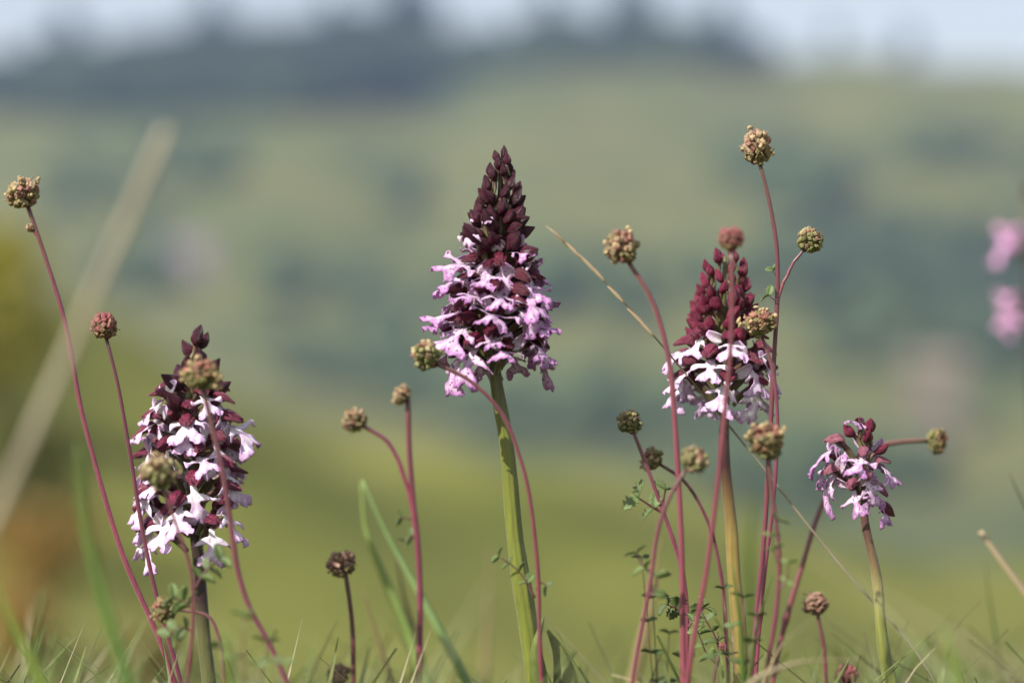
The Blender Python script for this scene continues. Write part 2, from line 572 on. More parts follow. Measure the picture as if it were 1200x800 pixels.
for wi, (cx, cy, rx, ry, dens) in enumerate(woods):
    for _ in range(int(rx * ry / 36 * dens)):
        a = r.uniform(0, 6.283); q = math.sqrt(r.random())
        p = hit(cx + math.cos(a) * q * rx, cy + math.sin(a) * q * ry, 430)
        if p is None: continue
        s = r.uniform(4.0, 8.0)
        for _lump in range(3):
            o = p + Vector((r.uniform(-.6, .6) * s, r.uniform(-.6, .6) * s, s * r.uniform(0.5, 1.3)))
            k = len(ico_v)
            q2 = s * r.uniform(.6, .95)
            ico_c += [0.0 if wi < 7 else (0.35 if wi in (8, 16) else 1.0)] * 12
            ico_v += [o + v * q2 * r.uniform(.75, 1.25) for v in base_v]
            ico_f += [tuple(i + k for i in f) for f in base_f]
t = NT('woodland')
c = t.ramp(t.noise(0.02, 3, t.coord()), [(0.35, (0.012, 0.022, 0.014)), (0.65, (0.035, 0.052, 0.024))])
c = t.mix(t.attr('light').outputs['Fac'], c, (0.062, 0.088, 0.034))   # spring-green copses lower down
t.finish(c, 0.85, 0.2)
wood = obj('far_woodland', mesh('far_woodland', ico_v, ico_f, t.m, False, {'light': np.array(ico_c)}))
tag(wood, 'dark hazy woods scattered over the far hill', kind='stuff')

# two pale buildings on the far hill
def box(x0, x1, y0, y1, z0, z1):
    v = [(x, y, z) for z in (z0, z1) for y in (y0, y1) for x in (x0, x1)]
    f = [(0, 2, 3, 1), (4, 5, 7, 6), (0, 1, 5, 4), (2, 6, 7, 3), (0, 4, 6, 2), (1, 3, 7, 5)]
    return v, f


M['plaster'] = mat_obj('plaster', 0.85, 0.2, 1.5)
M['glass'] = mat_obj('glass', 0.1, 0.1, 1)


def building(name, px, py, wpx, wall_px, colour, roof_colour, label):
    p = hit(px, py, 430)
    d = p.y + D
    w, h = wpx * K * d, wall_px * K * d
    dep, rise = w * 0.6, w * 0.22
    e = empty(name, p - Vector((0, 0, 0.4)))
    obj('wall', mesh('wall', *box(-w / 2, w / 2, -dep / 2, dep / 2, -2, h), M['plaster'], False), e, color=colour)
    ov = 0.4
    v = [(-w / 2 - ov, -dep / 2 - ov, h - .1), (w / 2 + ov, -dep / 2 - ov, h - .1), (w / 2 + ov, dep / 2 + ov, h - .1), (-w / 2 - ov, dep / 2 + ov, h - .1), (-w / 2 - ov, 0, h + rise), (w / 2 + ov, 0, h + rise)]
    rf = obj('roof', mesh('roof', v, [(0, 1, 5, 4), (2, 3, 4, 5), (0, 4, 3), (1, 2, 5), (3, 2, 1, 0)], M['plaster'], False), e, color=roof_colour)
    obj('chimney', mesh('chimney', *box(w * .28, w * .28 + 1, -.5, .5, h, h + rise + 1.2), M['plaster'], False), rf, color=colour)
    wm = mesh('window', *box(-.6, .6, -.08, .05, 0, 1.4), M['glass'], False)
    for row in range(max(1, int(h / 3))):
        for k in range(4):
            if row == 0 and k == 1: continue
            obj('window', wm, e, (-w / 2 + w * (k + .5) / 4, -dep / 2, 1 + row * 3), color=(0.05, 0.06, 0.07))
    obj('door', mesh('door', *box(-.6, .6, -.1, .05, -.4, 2.1), M['plaster'], False), e, (-w / 2 + w * 1.5 / 4, -dep / 2, 0), color=(0.15, 0.09, 0.05))
    return tag(e, label, 'building')


building('farmhouse', 1095, 512, 66, 84, (0.21, 0.17, 0.11), (0.24, 0.19, 0.13), 'pale cream far building low on the right hillside')
building('farmhouse', 222, 318, 52, 26, (0.33, 0.27, 0.26), (0.26, 0.21, 0.20), 'pinkish far building on the hillside above the left orchid')

# ------------------------------------------------------------------ orchid flower parts (metres)
MM = 0.001


def lip_mesh(seed, mat, width=1.0, a0=15, a1=45, cup=0.03):
    """three-lobed lip: two arms and a broad, notched, frilled middle lobe"""
    r = random.Random(seed)
    j = lambda s=0.25: r.uniform(-s, s)
    w = width
    ar = r.uniform(.75, 1.15)
    half = [(0, .7), (1.3, .85), (2.2, 1.1), (2.8 + j(), 2.4 * ar), (3.5 + j(.7), 3.9 * ar), (4.6 + j(.9), 5.3 * ar + j(.6)), (5.4 + j(.7), 5.5 * ar + j(.4)), (5.4 + j(.4), 4.6 * ar), (4.6, 2.9 * ar), (4.4, 1.4),
            (5.6, 1.3 * w), (6.9, 2.1 * w), (8.2 + j(.4), 3.4 * w), (9.4 + j(.5), 4.2 * w + j(.4)), (10.4 + j(.6), 3.9 * w + j(.4)), (10.9 + j(.6), 2.7 * w), (10.3 + j(.5), 1.3 * w), (9.3 + j(.5), .45)]
    other = [(u + j(.3) * (i > 2), -(v + j(.3) * (i > 2))) for i, (u, v) in enumerate(half)]
    pts = half + [(9.0, 0.0 + j(.1)), (9.8 + j(.2), 0), (9.0, -.05)][:1] + other[::-1]
    # smooth closed outline
    n = len(pts)
    pc = np.array(pts)
    out = []
    for i in range(n):
        a, b, c, d = pc[i - 1], pc[i], pc[(i + 1) % n], pc[(i + 2) % n]
        for s in range(3):
            f = s / 3
            q = 0.5 * (2 * b + (c - a) * f + (2 * a - 5 * b + 4 * c - d) * f * f + (3 * b - a - 3 * c + d) * f ** 3)
            if b[0] > 7.5: q = q + np.array([r.uniform(-.24, .24), r.uniform(-.24, .24)])
            out.append(Vector((q[0], q[1])))
    no = len(out)
    inner = []
    for iu in range(0, 22):
        for iv in range(-12, 13):
            inner.append(Vector((0.3 + iu * .5 + (iv % 2) * .25 + r.uniform(-.05, .05), iv * .5 + r.uniform(-.05, .05))))
    oa = np.array([[p.x, p.y] for p in out])
    keep = []
    for p in inner:
        if np.min(np.hypot(oa[:, 0] - p.x, oa[:, 1] - p.y)) > 0.28: keep.append(p)
    vs, _, fs, *_ = delaunay_2d_cdt(out + keep, [(i, (i + 1) % no) for i in range(no)], [], 1, 1e-4)
    # drop unused points
    used = sorted({i for f in fs for i in f})
    mp = {o: i for i, o in enumerate(used)}
    vs = [vs[i] for i in used]
    fs = [tuple(mp[i] for i in f) for f in fs]
    L = 10.7
    ph = [r.uniform(0, 6.28) for _ in range(4)]
    armup = [r.uniform(-.16, .20), r.uniform(-.16, .20)]
    halves = [r.uniform(-.45, .28), r.uniform(-.45, .28)]
    tw = r.uniform(-.35, .35)
    V, flat, edge = [], [], []
    for p in vs:
        u, v = p.x, p.y
        ang0, ang1 = math.radians(a0), math.radians(a1)
        k = ang1 / L
        y = (math.sin(ang0 + k * u) - math.sin(ang0)) / k
        z = (math.cos(ang0 + k * u) - math.cos(ang0)) / k
        na = ang0 + k * u
        arm = max(0, abs(v) - 1.6) * (u < 6.0)
        off = -cup * v * v * (u > 5) + armup[0 if v > 0 else 1] * arm ** 1.5
        off += halves[0 if v > 0 else 1] * abs(v) * sstep(4.5, 9, u) + tw * v * (u / L) ** 2
        off += 0.50 * math.sin(v * 1.6 + ph[0]) * math.sin(u * .9 + ph[1]) * (u / L)
        off += 0.42 * math.sin(v * 3.3 + ph[2]) * max(0, u - 7.0) / 3
        V.append(Vector((v, y + off * math.sin(na), z + off * math.cos(na))) * MM)
        flat.append((u / L, v / L, 0))
        dist = float(np.min(np.hypot(oa[:, 0] - u, oa[:, 1] - v)))
        edge.append(max(0.0, min(1.0, (1 - dist / 2.4)) * (0.35 + 0.65 * min(1, max(0, (u - 1.5)) / 4))))
    # faces must look up
    f0 = fs[0]
    if (V[f0[1]] - V[f0[0]]).cross(V[f0[2]] - V[f0[0]]).z < 0: fs = [f[::-1] for f in fs]
    V2, F2, A = thicken(V, fs, 0.15 * MM, {'flat': np.array(flat), 'edge': np.array(edge)})
    return mesh('lip', V2, F2, mat, True, A)


def hood_mesh(seed, mat, length=7.0, rad=2.6, openness=1.0):
    """helmet of three pointed sepals bent together over the lip"""
    r = random.Random(seed)
    nt, na = 12, 21
    V, flat = [], []
    tips = [r.uniform(.85, 1.15) for _ in range(3)]
    bend = r.uniform(.7, 1.3)
    for i in range(nt):
        t = i / (nt - 1)
        span = math.radians(150 - 45 * openness * math.sin(math.pi * min(1, t * 1.05)) ** .7)
        for k in range(na):
            s = k / (na - 1) * 2 - 1
            th = s * span
            prof = math.sin(math.pi * (0.10 + 0.87 * t)) ** .75
            groove = math.exp(-((abs(th) - 1.0) / .16) ** 2)
            sep = 0 if abs(th) < 1.0 else (1 if th > 0 else 2)
            ln = length * tips[sep] * (1 - .10 * groove * t)
            rr = rad * prof * (1 - .30 * groove * (0.3 + t)) * (1 + r.uniform(-.06, .06))
            yc = ln * (t - .06 * math.sin(math.pi * t))
            zc = bend * 1.6 * math.sin(math.pi * t * .95) - 1.7 * t * t
            V.append(Vector((rr * math.sin(th), yc, zc + rr * math.cos(th) * .92)) * MM)
            flat.append((t, th / 3.0, seed * .37))
    F = []
    for i in range(nt - 1):
        for k in range(na - 1):
            a = i * na + k
            F.append((a, a + 1, a + na + 1, a + na))
    f0 = F[len(F) // 2]
    if (V[f0[1]] - V[f0[0]]).cross(V[f0[2]] - V[f0[0]]).z < 0: F = [f[::-1] for f in F]
    V2, F2, A = thicken(V, F, 0.3 * MM, {'flat': np.array(flat)})
    return mesh('hood', V2, F2, mat, True, A)


def bud_mesh(seed, mat, length=7.5, rad=2.15):
    """closed pointed bud of three overlapping sepals, along +Y, with a slight hook"""
    r = random.Random(seed)
    nt, na = 14, 18
    V, flat = [], []
    rot = r.uniform(0, 6.28); hook = r.uniform(.3, 2.6); ln = length * r.uniform(.9, 1.15); rad = rad * r.uniform(.88, 1.1)
    for i in range(nt):
        t = i / (nt - 1)
        prof = (math.sin(math.pi * (0.13 + 0.80 * t ** .92)) ** .9) * (1 - .50 * (max(0, t - .52) / .48) ** 1.3) if t < .97 else .03
        for k in range(na):
            th = 2 * math.pi * k / na
            w = ((th + rot + t * .35) % (2 * math.pi / 3)) / (2 * math.pi / 3)
            ridge = 1 + .16 * (1 - w) - .26 * math.exp(-(min(w, 1 - w) / .10) ** 2) + .10 * math.exp(-((w - .45) / .12) ** 2) + r.uniform(-.03, .03)
            rr = rad * prof * ridge
            V.append(Vector((rr * math.cos(th), ln * t, rr * math.sin(th) + hook * (t * t * .9 - t * .4))) * MM)
            flat.append((t, th / 3.0, seed * .7))
    F = []
    for i in range(nt - 1):
        for k in range(na):
            a, b = i * na + k, i * na + (k + 1) % na
            F.append((a, a + na, b + na, b))
    F.append(tuple(range(na))); F.append(tuple((nt - 1) * na + k for k in range(na))[::-1])
    return mesh('bud', V, F, mat, True, {'flat': np.array(flat), 'inner': np.zeros(len(V))})


def petal_mesh(seed, mat):
    """small upright side petal"""
    r = random.Random(seed)
    V, flat, edge, F = [], [], [], []
    nt, na = 9, 7
    for i in range(nt):
        t = i / (nt - 1)
        w = 2.0 * math.sin(math.pi * (.10 + .80 * t)) ** .6
        for k in range(na):
            s = k / (na - 1) * 2 - 1
            V.append(Vector((s * w, 6.2 * t, 1.6 * t * t - .5 * s * s * w + .15 * math.sin(5 * s + seed))) * MM)
            flat.append((t, s * .25, 0)); edge.append(min(1, .25 + .6 * t))
    for i in range(nt - 1):
        for k in range(na - 1):
            a = i * na + k
            F.append((a, a + 1, a + na + 1, a + na))
    V2, F2, A = thicken(V, F, 0.2 * MM, {'flat': np.array(flat), 'edge': np.array(edge)})
    return mesh('petal', V2, F2, mat, True, A)


def ovary_mesh(seed, ln=9.0):
    path = spline([(0, -ln * MM, -3.5 * MM), (0, -ln * .55 * MM, -1.2 * MM), (0, 0, 0.2 * MM)], 8)
    v, f, tt = tube(path, np.array([.7, .85, 1.0, 1.1, 1.1, 1.05, 1.0, .9]) * MM, 9, 3, .12, 4.0)
    return mesh('ovary', v, f, M['ovary'], True, {'t': tt})


def kit(lip, hood, bud, wid, lip_size=1.15, hs=1.0):
    return dict(lip_size=lip_size,
        lips=[lip_mesh(100 + i, lip, wid * (0.85 + .06 * (i % 5)), (2, 14, 24, 8)[i % 4], (20, 40, 58)[i % 3], (.015, .03, .045)[i % 3]) for i in range(18)],
        hoods=[hood_mesh(i, hood, hs * (6.8 + .35 * i), hs * (2.5 + .14 * (i % 3)), (.8, 1.0, 1.1)[i % 3]) for i in range(5)],
        buds=[bud_mesh(i, bud) for i in range(10)],
        petals=[petal_mesh(i, lip) for i in range(3)])


OVARY = [ovary_mesh(0), ovary_mesh(1, 6.0)]
BULGE = [lip_mesh(60 + i, M['lip_white'], .8, -30, 190, .10) for i in range(3)]
KIT_LILAC = kit(M['lip_lilac'], M['hood_dark'], M['bud_dark'], 1.02, 1.12, .95)
KIT_WHITE = kit(M['lip_white'], M['hood_red'], M['bud_dark'], 1.18, 1.08, 1.0)
KIT_MAROON = kit(M['lip_white'], M['hood_red'], M['bud_red'], 1.18, 1.08, 1.0)

KIT_PINK = kit(M['lip_pink'], M['lip_pink'], M['bud_dark'], 1.1, 1.1)


def outward(az):
    a = math.radians(az)
    return Vector((math.sin(a), -math.cos(a), 0))


def add_flower(root, k, at, az, pitch, r, size=1.0, roll=0, lip_pitch=-25, lip=None, long_ovary=True, petals=False):
    """a flower at world point `at`, facing azimuth az (0 = to the camera, 90 = right)"""
    e = empty('flower', at - root.location, root, (math.radians(pitch), math.radians(roll), math.radians(az + 180)), size)
    g = r.uniform(.8, 1.1)
    obj('hood', r.choice(k['hoods']), e, color=(g, g * r.uniform(.85, 1.1), g))
    t = r.uniform(.9, 1.02)
    obj('lip', k['lips'][lip] if lip is not None else r.choice(k['lips']), e, (0, 2.0 * MM, -1.2 * MM), (math.radians(lip_pitch), math.radians(r.uniform(-14, 14)), math.radians(r.uniform(-16, 16))), k['lip_size'] * r.uniform(.82, 1.2), color=(t, t * r.uniform(.93, 1.0), t))
    obj('ovary', OVARY[0 if long_ovary else 1], e, color=(1, 1, 1))
    if petals:
        for s in (-1, 1):
            obj('petal', r.choice(k['petals']), e, (s * 1.8 * MM, 1.5 * MM, 1.0 * MM), (math.radians(r.uniform(15, 45)), math.radians(s * 25), math.radians(-s * r.uniform(30, 60))), color=(t, t, t))
    return e


def add_bud(root, k, at, az, pitch, r, size=1.0, color=None, opening=False):
    g = r.uniform(.8, 1.15)
    b = obj('bud', r.choice(k['buds']), root, at - root.location, (math.radians(pitch), math.radians(r.uniform(-30, 30)), math.radians(az + 180)), size, color or (g, g, g))
    obj('pedicel', OVARY[1], b, (0, .4 * MM, 0), color=(1, 1, 1))
    if opening:
        obj('folded_lip', r.choice(BULGE), b, (0, 2.2 * MM, .2 * MM), (math.radians(-8), math.radians(r.uniform(-25, 25)), 0), r.uniform(.46, .60), (.98, .92, .96))
    return b


def stem_part(root, name, pts, radii, mat, sides=10, ribs=0, rib_depth=0.0, n=48, color=(1, 1, 1), jitter=0.02, knots=None):
    path = spline([p - root.location for p in pts], n)
    rr = np.interp(np.linspace(0, 1, n), np.linspace(0, 1, len(radii)), radii)
    for (kt, kw, ka) in (knots or ()):
        rr = rr * (1 + ka * np.exp(-((np.linspace(0, 1, n) - kt) / kw) ** 2))
    rs = random.Random(len(bpy.data.objects))
    f1, f2, p1, p2 = rs.uniform(9, 17), rs.uniform(20, 33), rs.uniform(0, 6), rs.uniform(0, 6)
    tt = np.linspace(0, 1, n)
    wob = (np.sin(tt * f1 + p1) * .5 + np.sin(tt * f2 + p2) * .25) * np.sin(np.pi * tt)
    path[:, 0] += wob * np.max(radii) * .55
    rr = rr * (1 + .06 * np.sin(tt * 41 + p1) * np.sin(tt * 17 + p2))
    v, f, t = tube(path, rr, sides, ribs, rib_depth, 1.5, jitter, len(bpy.data.objects))
    return obj(name, mesh(name, v, f, mat, True, {'t': t}), root, color=color)


def rooted(pts, lean=0.35):
    """carry a stem's lowest point on down into the turf"""
    a, b = pts[0], pts[1]
    g = a - b
    x, y = a.x + g.x * lean, a.y
    z = H(x, y)
    if g.z < -1e-4:
        s = min(1.5, (a.z - z) / -g.z)
        x = a.x + g.x * s * 0.6
    z = H(x, y) - 0.008
    return [Vector((x, y, z))] + list(pts)


def axis_at(pts, py):
    """point of a stem at photograph row py (pts given as (px, py))"""
    q = sorted(pts, key=lambda p: p[1])
    return float(np.interp(py, [p[1] for p in q], [p[0] for p in q]))


def blade_mesh(pts, widths, fold=0.25, side=None, n=26, mat=None, root=Vector((0, 0, 0)), twist=0.0):
    """grass blade: folded ribbon with real thickness along world points"""
    path = spline([p - root for p in pts], n)
    w = np.interp(np.linspace(0, 1, n), np.linspace(0, 1, len(widths)), widths)
    tang = np.gradient(path, axis=0); tang /= np.linalg.norm(tang, axis=1)[:, None]
    V, F, flat = [], [], []
    side0 = np.array(side if side is not None else (1.0, 0.15, 0))
    for i in range(n):
        a = twist * i / n
        s = side0 - tang[i] * (side0 @ tang[i]); s /= np.linalg.norm(s)
        nn = np.cross(tang[i], s)
        s, nn = s * math.cos(a) + nn * math.sin(a), nn * math.cos(a) - s * math.sin(a)
        for k, (q, h) in enumerate(((-1, fold), (-.5, fold * .4), (0, 0), (.5, fold * .4), (1, fold))):
            V.append(path[i] + s * q * w[i] / 2 + nn * h * w[i] / 2)
            flat.append((q, i / n, 0))
    for i in range(n - 1):
        for k in range(4):
            a = i * 5 + k
            F.append((a, a + 1, a + 6, a + 5))
    V2, F2, A = thicken(V, F, max(0.00012, w.max() * .06), {'flat': np.array(flat)})
    return mesh('blade', V2, F2, mat or M['blade'], True, A)


def leaf_along(root, name, pts, widths, mat, color, fold=.5, side=None, twist=0):
    return obj(name, blade_mesh(pts, widths, fold, side, 26, mat, root.location, twist), root, color=color)

PXM = K * D   # metres per photograph pixel in the sharp plane


def raceme(root, k, stem_px, dy, n_bud, bud_y, bud_prof, n_fl, fl_y, fl_rad, r, az0=0, petals=0.3, lip_pitch=(-40, -10), fl_size=1.0, fl_pitch=(-12, 12), bud_size=(.55, 1.05), skip=lambda az, f: False, az_bias=None):
    """buds above, open flowers below, on the golden-angle spiral"""
    d = D + dy
    pm = K * d
    az = az0
    for i in range(n_bud):
        f = (i + .5) / n_bud
        az = (az + 137.5 + r.uniform(-10, 10)) % 360
        py = bud_y[0] + (bud_y[1] - bud_y[0]) * f ** .8 + r.uniform(-2, 2)
        size = bud_size[0] + (bud_size[1] - bud_size[0]) * min(1, f * 1.6) * r.uniform(.82, 1.14)
        pitch = 80 - 58 * min(1, f * 1.15) ** .7 + r.uniform(-13, 15)
        if i == 0: pitch = 86
        rout = np.interp(py, *zip(*bud_prof)) * pm
        L = 7.5 * MM * size
        rad = max(0.8 * MM, rout - L * math.cos(math.radians(pitch)))
        by = py + L * math.sin(math.radians(pitch)) / pm
        c = P(axis_at(stem_px, by), by, dy)
        add_bud(root, k, c + outward(az) * rad, az, pitch, r, size)
    for i in range(n_fl):
        f = (i + .5) / n_fl
        az = (az + 137.5 + r.uniform(-12, 12)) % 360
        if skip(az, f): continue
        py = fl_y[0] + (fl_y[1] - fl_y[0]) * f + r.uniform(-3, 3)
        rad = np.interp(f, [0, .3, 1], fl_rad) * pm
        c = P(axis_at(stem_px, py), py, dy)
        add_flower(root, k, c + outward(az) * rad, az, r.uniform(*fl_pitch), r, fl_size * r.uniform(.9, 1.06) * (0.82 + .18 * min(1, f * 4)), r.uniform(-12, 12), r.uniform(*lip_pitch), petals=r.random() < petals)


# ---- the sharp middle orchid
S1 = [(629, 800), (619, 720), (604, 620), (589, 520), (580, 440), (582, 380), (584, 300), (586, 230), (587, 188)]
pts = rooted([P(x, y) for x, y in S1])
orchid = empty('orchid', pts[0])
tag(orchid, 'tallest sharp orchid in the middle, dark purple buds above lilac spotted flowers', 'orchid')
stem_part(orchid, 'stem', pts, [3.6 * MM, 3.3 * MM, 3.1 * MM, 3.0 * MM, 2.9 * MM, 2.6 * MM, 2.2 * MM, 1.6 * MM, 1.2 * MM, .6 * MM], M['orchid_stem'], 28, 9, .085, 90)
r = random.Random(3)
raceme(orchid, KIT_LILAC, S1, 0, 52, (168, 282), [(165, 4), (200, 20), (230, 32), (250, 38), (280, 46), (300, 52)], 52, (287, 417), (13, 28, 41), r, 20, bud_size=(.5, .94), petals=.55, lip_pitch=(-46, 4), fl_pitch=(0, 34))
for (x, y, az, pt, s) in ((552, 284, -38, 25, 1.1), (582, 288, 5, 18, 1.1), (571, 266, -20, 45, .85), (614, 300, 55, 8, 1.15), (558, 262, -60, 45, .8)):
    c = P(axis_at(S1, y), y)
    o = outward(az)
    rad = abs(x - axis_at(S1, y)) * PXM / max(.35, abs(o.x)) * .75
    add_bud(orchid, KIT_LILAC, c + o * rad, az, pt, r, s, opening=True)
leaf_along(orchid, 'leaf', [P(628, 900, .002), P(634, 800, -.004), P(630, 757, -.006), P(637, 722, -.004)], [.001, .006, .005, .0004], M['leaf'], (1.2, 1.1, .75), .9, (1, .3, 0))
leaf_along(orchid, 'leaf', [P(650, 900, .004), P(662, 810, .004), P(655, 765, .006), P(642, 738, .006)], [.004, .011, .007, .0005], M['leaf'], (1.1, 1.0, .65), .6, (1, -.2, .2))

# ---- the left orchid
S2 = [(242, 800), (240, 720), (234, 660), (226, 600), (223, 540), (224, 480), (229, 430), (232, 392)]
dy = 0.022
pts = rooted([P(x, y, dy) for x, y in S2])
orchid = empty('orchid', pts[0])
tag(orchid, 'left orchid with white hanging flowers and a few dark buds on top', 'orchid')
stem_part(orchid, 'stem', pts, [2.8 * MM, 2.4 * MM, 2.2 * MM, 2.2 * MM, 2.2 * MM, 1.8 * MM, 1.2 * MM, .7 * MM], M['orchid_stem_dark'], 14, 5, .06, 70)
r = random.Random(8)
raceme(orchid, KIT_WHITE, S2, dy, 15, (371, 462), [(370, 4), (400, 17), (430, 36), (465, 56)], 46, (452, 634), (22, 36, 40), r, 70, petals=.3, lip_pitch=(-80, -25), fl_pitch=(0, 30), fl_size=1.05, bud_size=(.7, 1.1),
       skip=lambda az, f: (f > .72 and not (az < 110 or az > 250)) or (f > .8 and r.random() < .3))

# ---- the right orchid
S3 = [(866, 800), (862, 710), (857, 620), (852, 540), (850, 470), (848, 400), (848, 340), (850, 300)]
dy = 0.024
pts = rooted([P(x, y, dy) for x, y in S3])
orchid = empty('orchid', pts[0])
tag(orchid, 'right orchid with maroon buds over white flowers on a tan stem', 'orchid')
stem_part(orchid, 'stem', pts, [2.8 * MM, 2.5 * MM, 2.4 * MM, 2.3 * MM, 2.3 * MM, 2.1 * MM, 1.7 * MM, 1.2 * MM, .6 * MM], M['orchid_stem_tan'], 14, 5, .06, 70)
r = random.Random(21)
raceme(orchid, KIT_MAROON, S3, dy, 58, (284, 386), [(284, 8), (300, 24), (340, 38), (380, 48), (400, 54)], 22, (386, 456), (22, 36, 38), r, 10, petals=.2, lip_pitch=(-78, -20), fl_pitch=(0, 30), bud_size=(.5, .84))

# ---- the small sparse orchid on the right
S4 = [(1043, 800), (1036, 735), (1026, 665), (1013, 605), (1011, 560), (1012, 520), (1013, 500)]
dy = 0.0
pts = rooted([P(x, y, dy) for x, y in S4])
orchid = empty('orchid', pts[0])
tag(orchid, 'short sparse orchid at right with few lilac flowers and a wilted one', 'orchid')
stem_part(orchid, 'stem', pts, [2.9 * MM, 2.8 * MM, 2.7 * MM, 2.5 * MM, 2.2 * MM, 1.6 * MM, 1.2 * MM, .8 * MM], M['orchid_stem_pale'], 14, 5, .05, 70, knots=[(.745, .014, .14), (.71, .012, .08), (.77, .010, .10)])
r = random.Random(33)
KIT_S = dict(KIT_MAROON); KIT_S['hoods'] = [hood_mesh(i, M['hood_pink'], 5.8 + .3 * i, 2.2) for i in range(4)]; KIT_S['lips'] = KIT_LILAC['lips']; KIT_S['petals'] = KIT_LILAC['petals']
for (x, y, z, az, pt, lp, s, kd) in ((1018, 506, .001, 30, 50, 0, .75, 'bud'), (1001, 510, -.001, -50, 40, 0, .7, 'bud'), (1008, 502, .002, -25, 40, 10, .7, 'fl'), (1014, 516, .0, 20, 30, 0, .75, 'bud'),
                                     (988, 522, -.004, -62, 10, -38, .95, 'fl'), (1012, 534, -.007, -5, 0, -25, .85, 'fl'), (982, 540, -.002, -75, 5, -35, .95, 'fl'), (984, 556, -.005, -60, 0, -48, .98, 'fl'),
                                     (1013, 560, -.007, 5, -5, -40, .9, 'fl'), (1003, 572, -.006, -25, 0, -50, .9, 'fl'), (1026, 530, .001, 70, 25, -40, .65, 'bud'), (1026, 545, .003, 80, 10, -60, .75, 'fl'), (1022, 574, -.002, 60, -20, -55, .85, 'fl'),
                                     (995, 545, .004, -120, 0, -40, .8, 'fl'), (1012, 545, .006, 170, 0, -40, .8, 'fl'), (1014, 528, .005, 150, 10, -40, .75, 'fl')):
    if kd == 'bud': add_bud(orchid, KIT_S, P(x, y, z), az, pt, r, s)
    else: add_flower(orchid, KIT_S, P(x, y, z), az, pt + 14, r, s, r.uniform(-10, 10), lp, petals=r.random() < .6, long_ovary=False)
b = add_bud(orchid, KIT_S, P(1032, 588, -.001), 75, -60, r, .85, (.55, .45, .35))

# ---- out-of-focus orchid beyond the right edge
dy = 0.55
S5 = [(1216, 640), (1214, 540), (1211, 440), (1208, 340), (1206, 250)]
pts = rooted([P(x, y, dy) for x, y in S5])
orchid = empty('orchid', pts[0])
tag(orchid, 'blurred pink orchid cut off by the right edge of the picture', 'orchid')
stem_part(orchid, 'stem', pts, [2.5 * MM, 2.4 * MM, 2.2 * MM, 2 * MM, 1.8 * MM, 1.2 * MM], M['orchid_stem_dark'], 10, 0, 0, 40)
r = random.Random(4)
for (x, y, az, pt) in ((1188, 290, -85, 8), (1186, 298, -60, 0), (1180, 284, -20, 10), (1188, 352, -85, -25), (1184, 366, -62, -35), (1181, 350, -20, -15), (1214, 292, 60, 0), (1216, 362, 80, 0)):
    add_flower(orchid, KIT_PINK, P(x + 2, y - (6 if y < 320 else -4), dy), az, pt + 22, r, 1.0, 0, -30, petals=True)
for (x, y, az, pt) in ((1208, 242, 60, 60), (1206, 232, 0, 80)):
    add_bud(orchid, KIT_LILAC, P(x, y, dy), az, pt, r, 1.0)

# ------------------------------------------------------------------ salad burnet
def floret_mesh(seed):
    """one ridged calyx with four pointed sepal tips round a sunken mouth"""
    r = random.Random(seed)
    V, F = [], []
    nt, na = 6, 16
    tipz = [r.uniform(-.25, .45) for _ in range(4)]
    for i in range(nt):
        t = i / (nt - 1)
        for k in range(na):
            th = 2 * math.pi * k / na
            lobe = 1 + (.08 + .15 * t) * math.cos(4 * th) + r.uniform(-.07, .07)
            rr = 1.15 * math.sin(math.pi * (.14 + .62 * t)) ** .8 * lobe
            zz = 2.0 * t + (max(0, math.cos(4 * th)) * (.1 + .6 * tipz[k // 4]) if t > .7 else 0)
            V.append(Vector((rr * math.cos(th), rr * math.sin(th), zz)) * MM)
    V.append(Vector((0, 0, 1.35 * MM)))
    for i in range(nt - 1):
        for k in range(na):
            a, b = i * na + k, i * na + (k + 1) % na
            F.append((a, b, b + na, a + na))
    for k in range(na):
        F.append(((nt - 1) * na + k, (nt - 1) * na + (k + 1) % na, nt * na))
    F.append(tuple(range(na))[::-1])
    return mesh('floret', V, F, M['floret'])


def style_mesh(seed):
    """withered thread-like style with a brushy end"""
    r = random.Random(seed)
    path = spline([(0, 0, 0), (r.uniform(-.6, .6) * MM, .3 * MM, 1.3 * MM), (r.uniform(-1, 1) * MM, r.uniform(.2, 1.2) * MM, 2.4 * MM)], 7)
    v, f, _ = tube(path, np.array([.10, .09, .09, .1, .16, .22, .10]) * MM, 5)
    return mesh('style', v, f, M['stamen'])


def stamen_mesh(seed):
    """withered stamen: thin bent filament with a plump anther"""
    r = random.Random(seed)
    n = 12
    path = spline([(0, 0, 0), (r.uniform(-.5, .5) * MM, .4 * MM, 1.5 * MM), (r.uniform(-1.2, 1.2) * MM, 1.2 * MM, 2.6 * MM), (r.uniform(-1.5, 1.5) * MM, 2.0 * MM, 2.5 * MM)], n)
    rad = [.14, .14, .13, .13, .13, .14, .2, .5, .68, .66, .5, .15]
    v, f, _ = tube(path, np.array(rad) * MM, 7)
    return mesh('stamen', v, f, M['stamen'])


FLORET = [floret_mesh(i) for i in range(5)]
STAMEN = [stamen_mesh(i) for i in range(5)]
STYLE = [style_mesh(i) for i in range(5)]


def core_mesh():
    V, F = [], []
    nt, na = 9, 14
    for i in range(nt):
        a = math.pi * i / (nt - 1)
        for k in range(na):
            th = 2 * math.pi * k / na
            V.append((math.sin(a) * math.cos(th), math.sin(a) * math.sin(th), -math.cos(a)))
    for i in range(nt - 1):
        for k in range(na):
            b, c = i * na + k, i * na + (k + 1) % na
            F.append((b, c, c + na, b + na))
    return mesh('flower_head', V, F, M['core'])


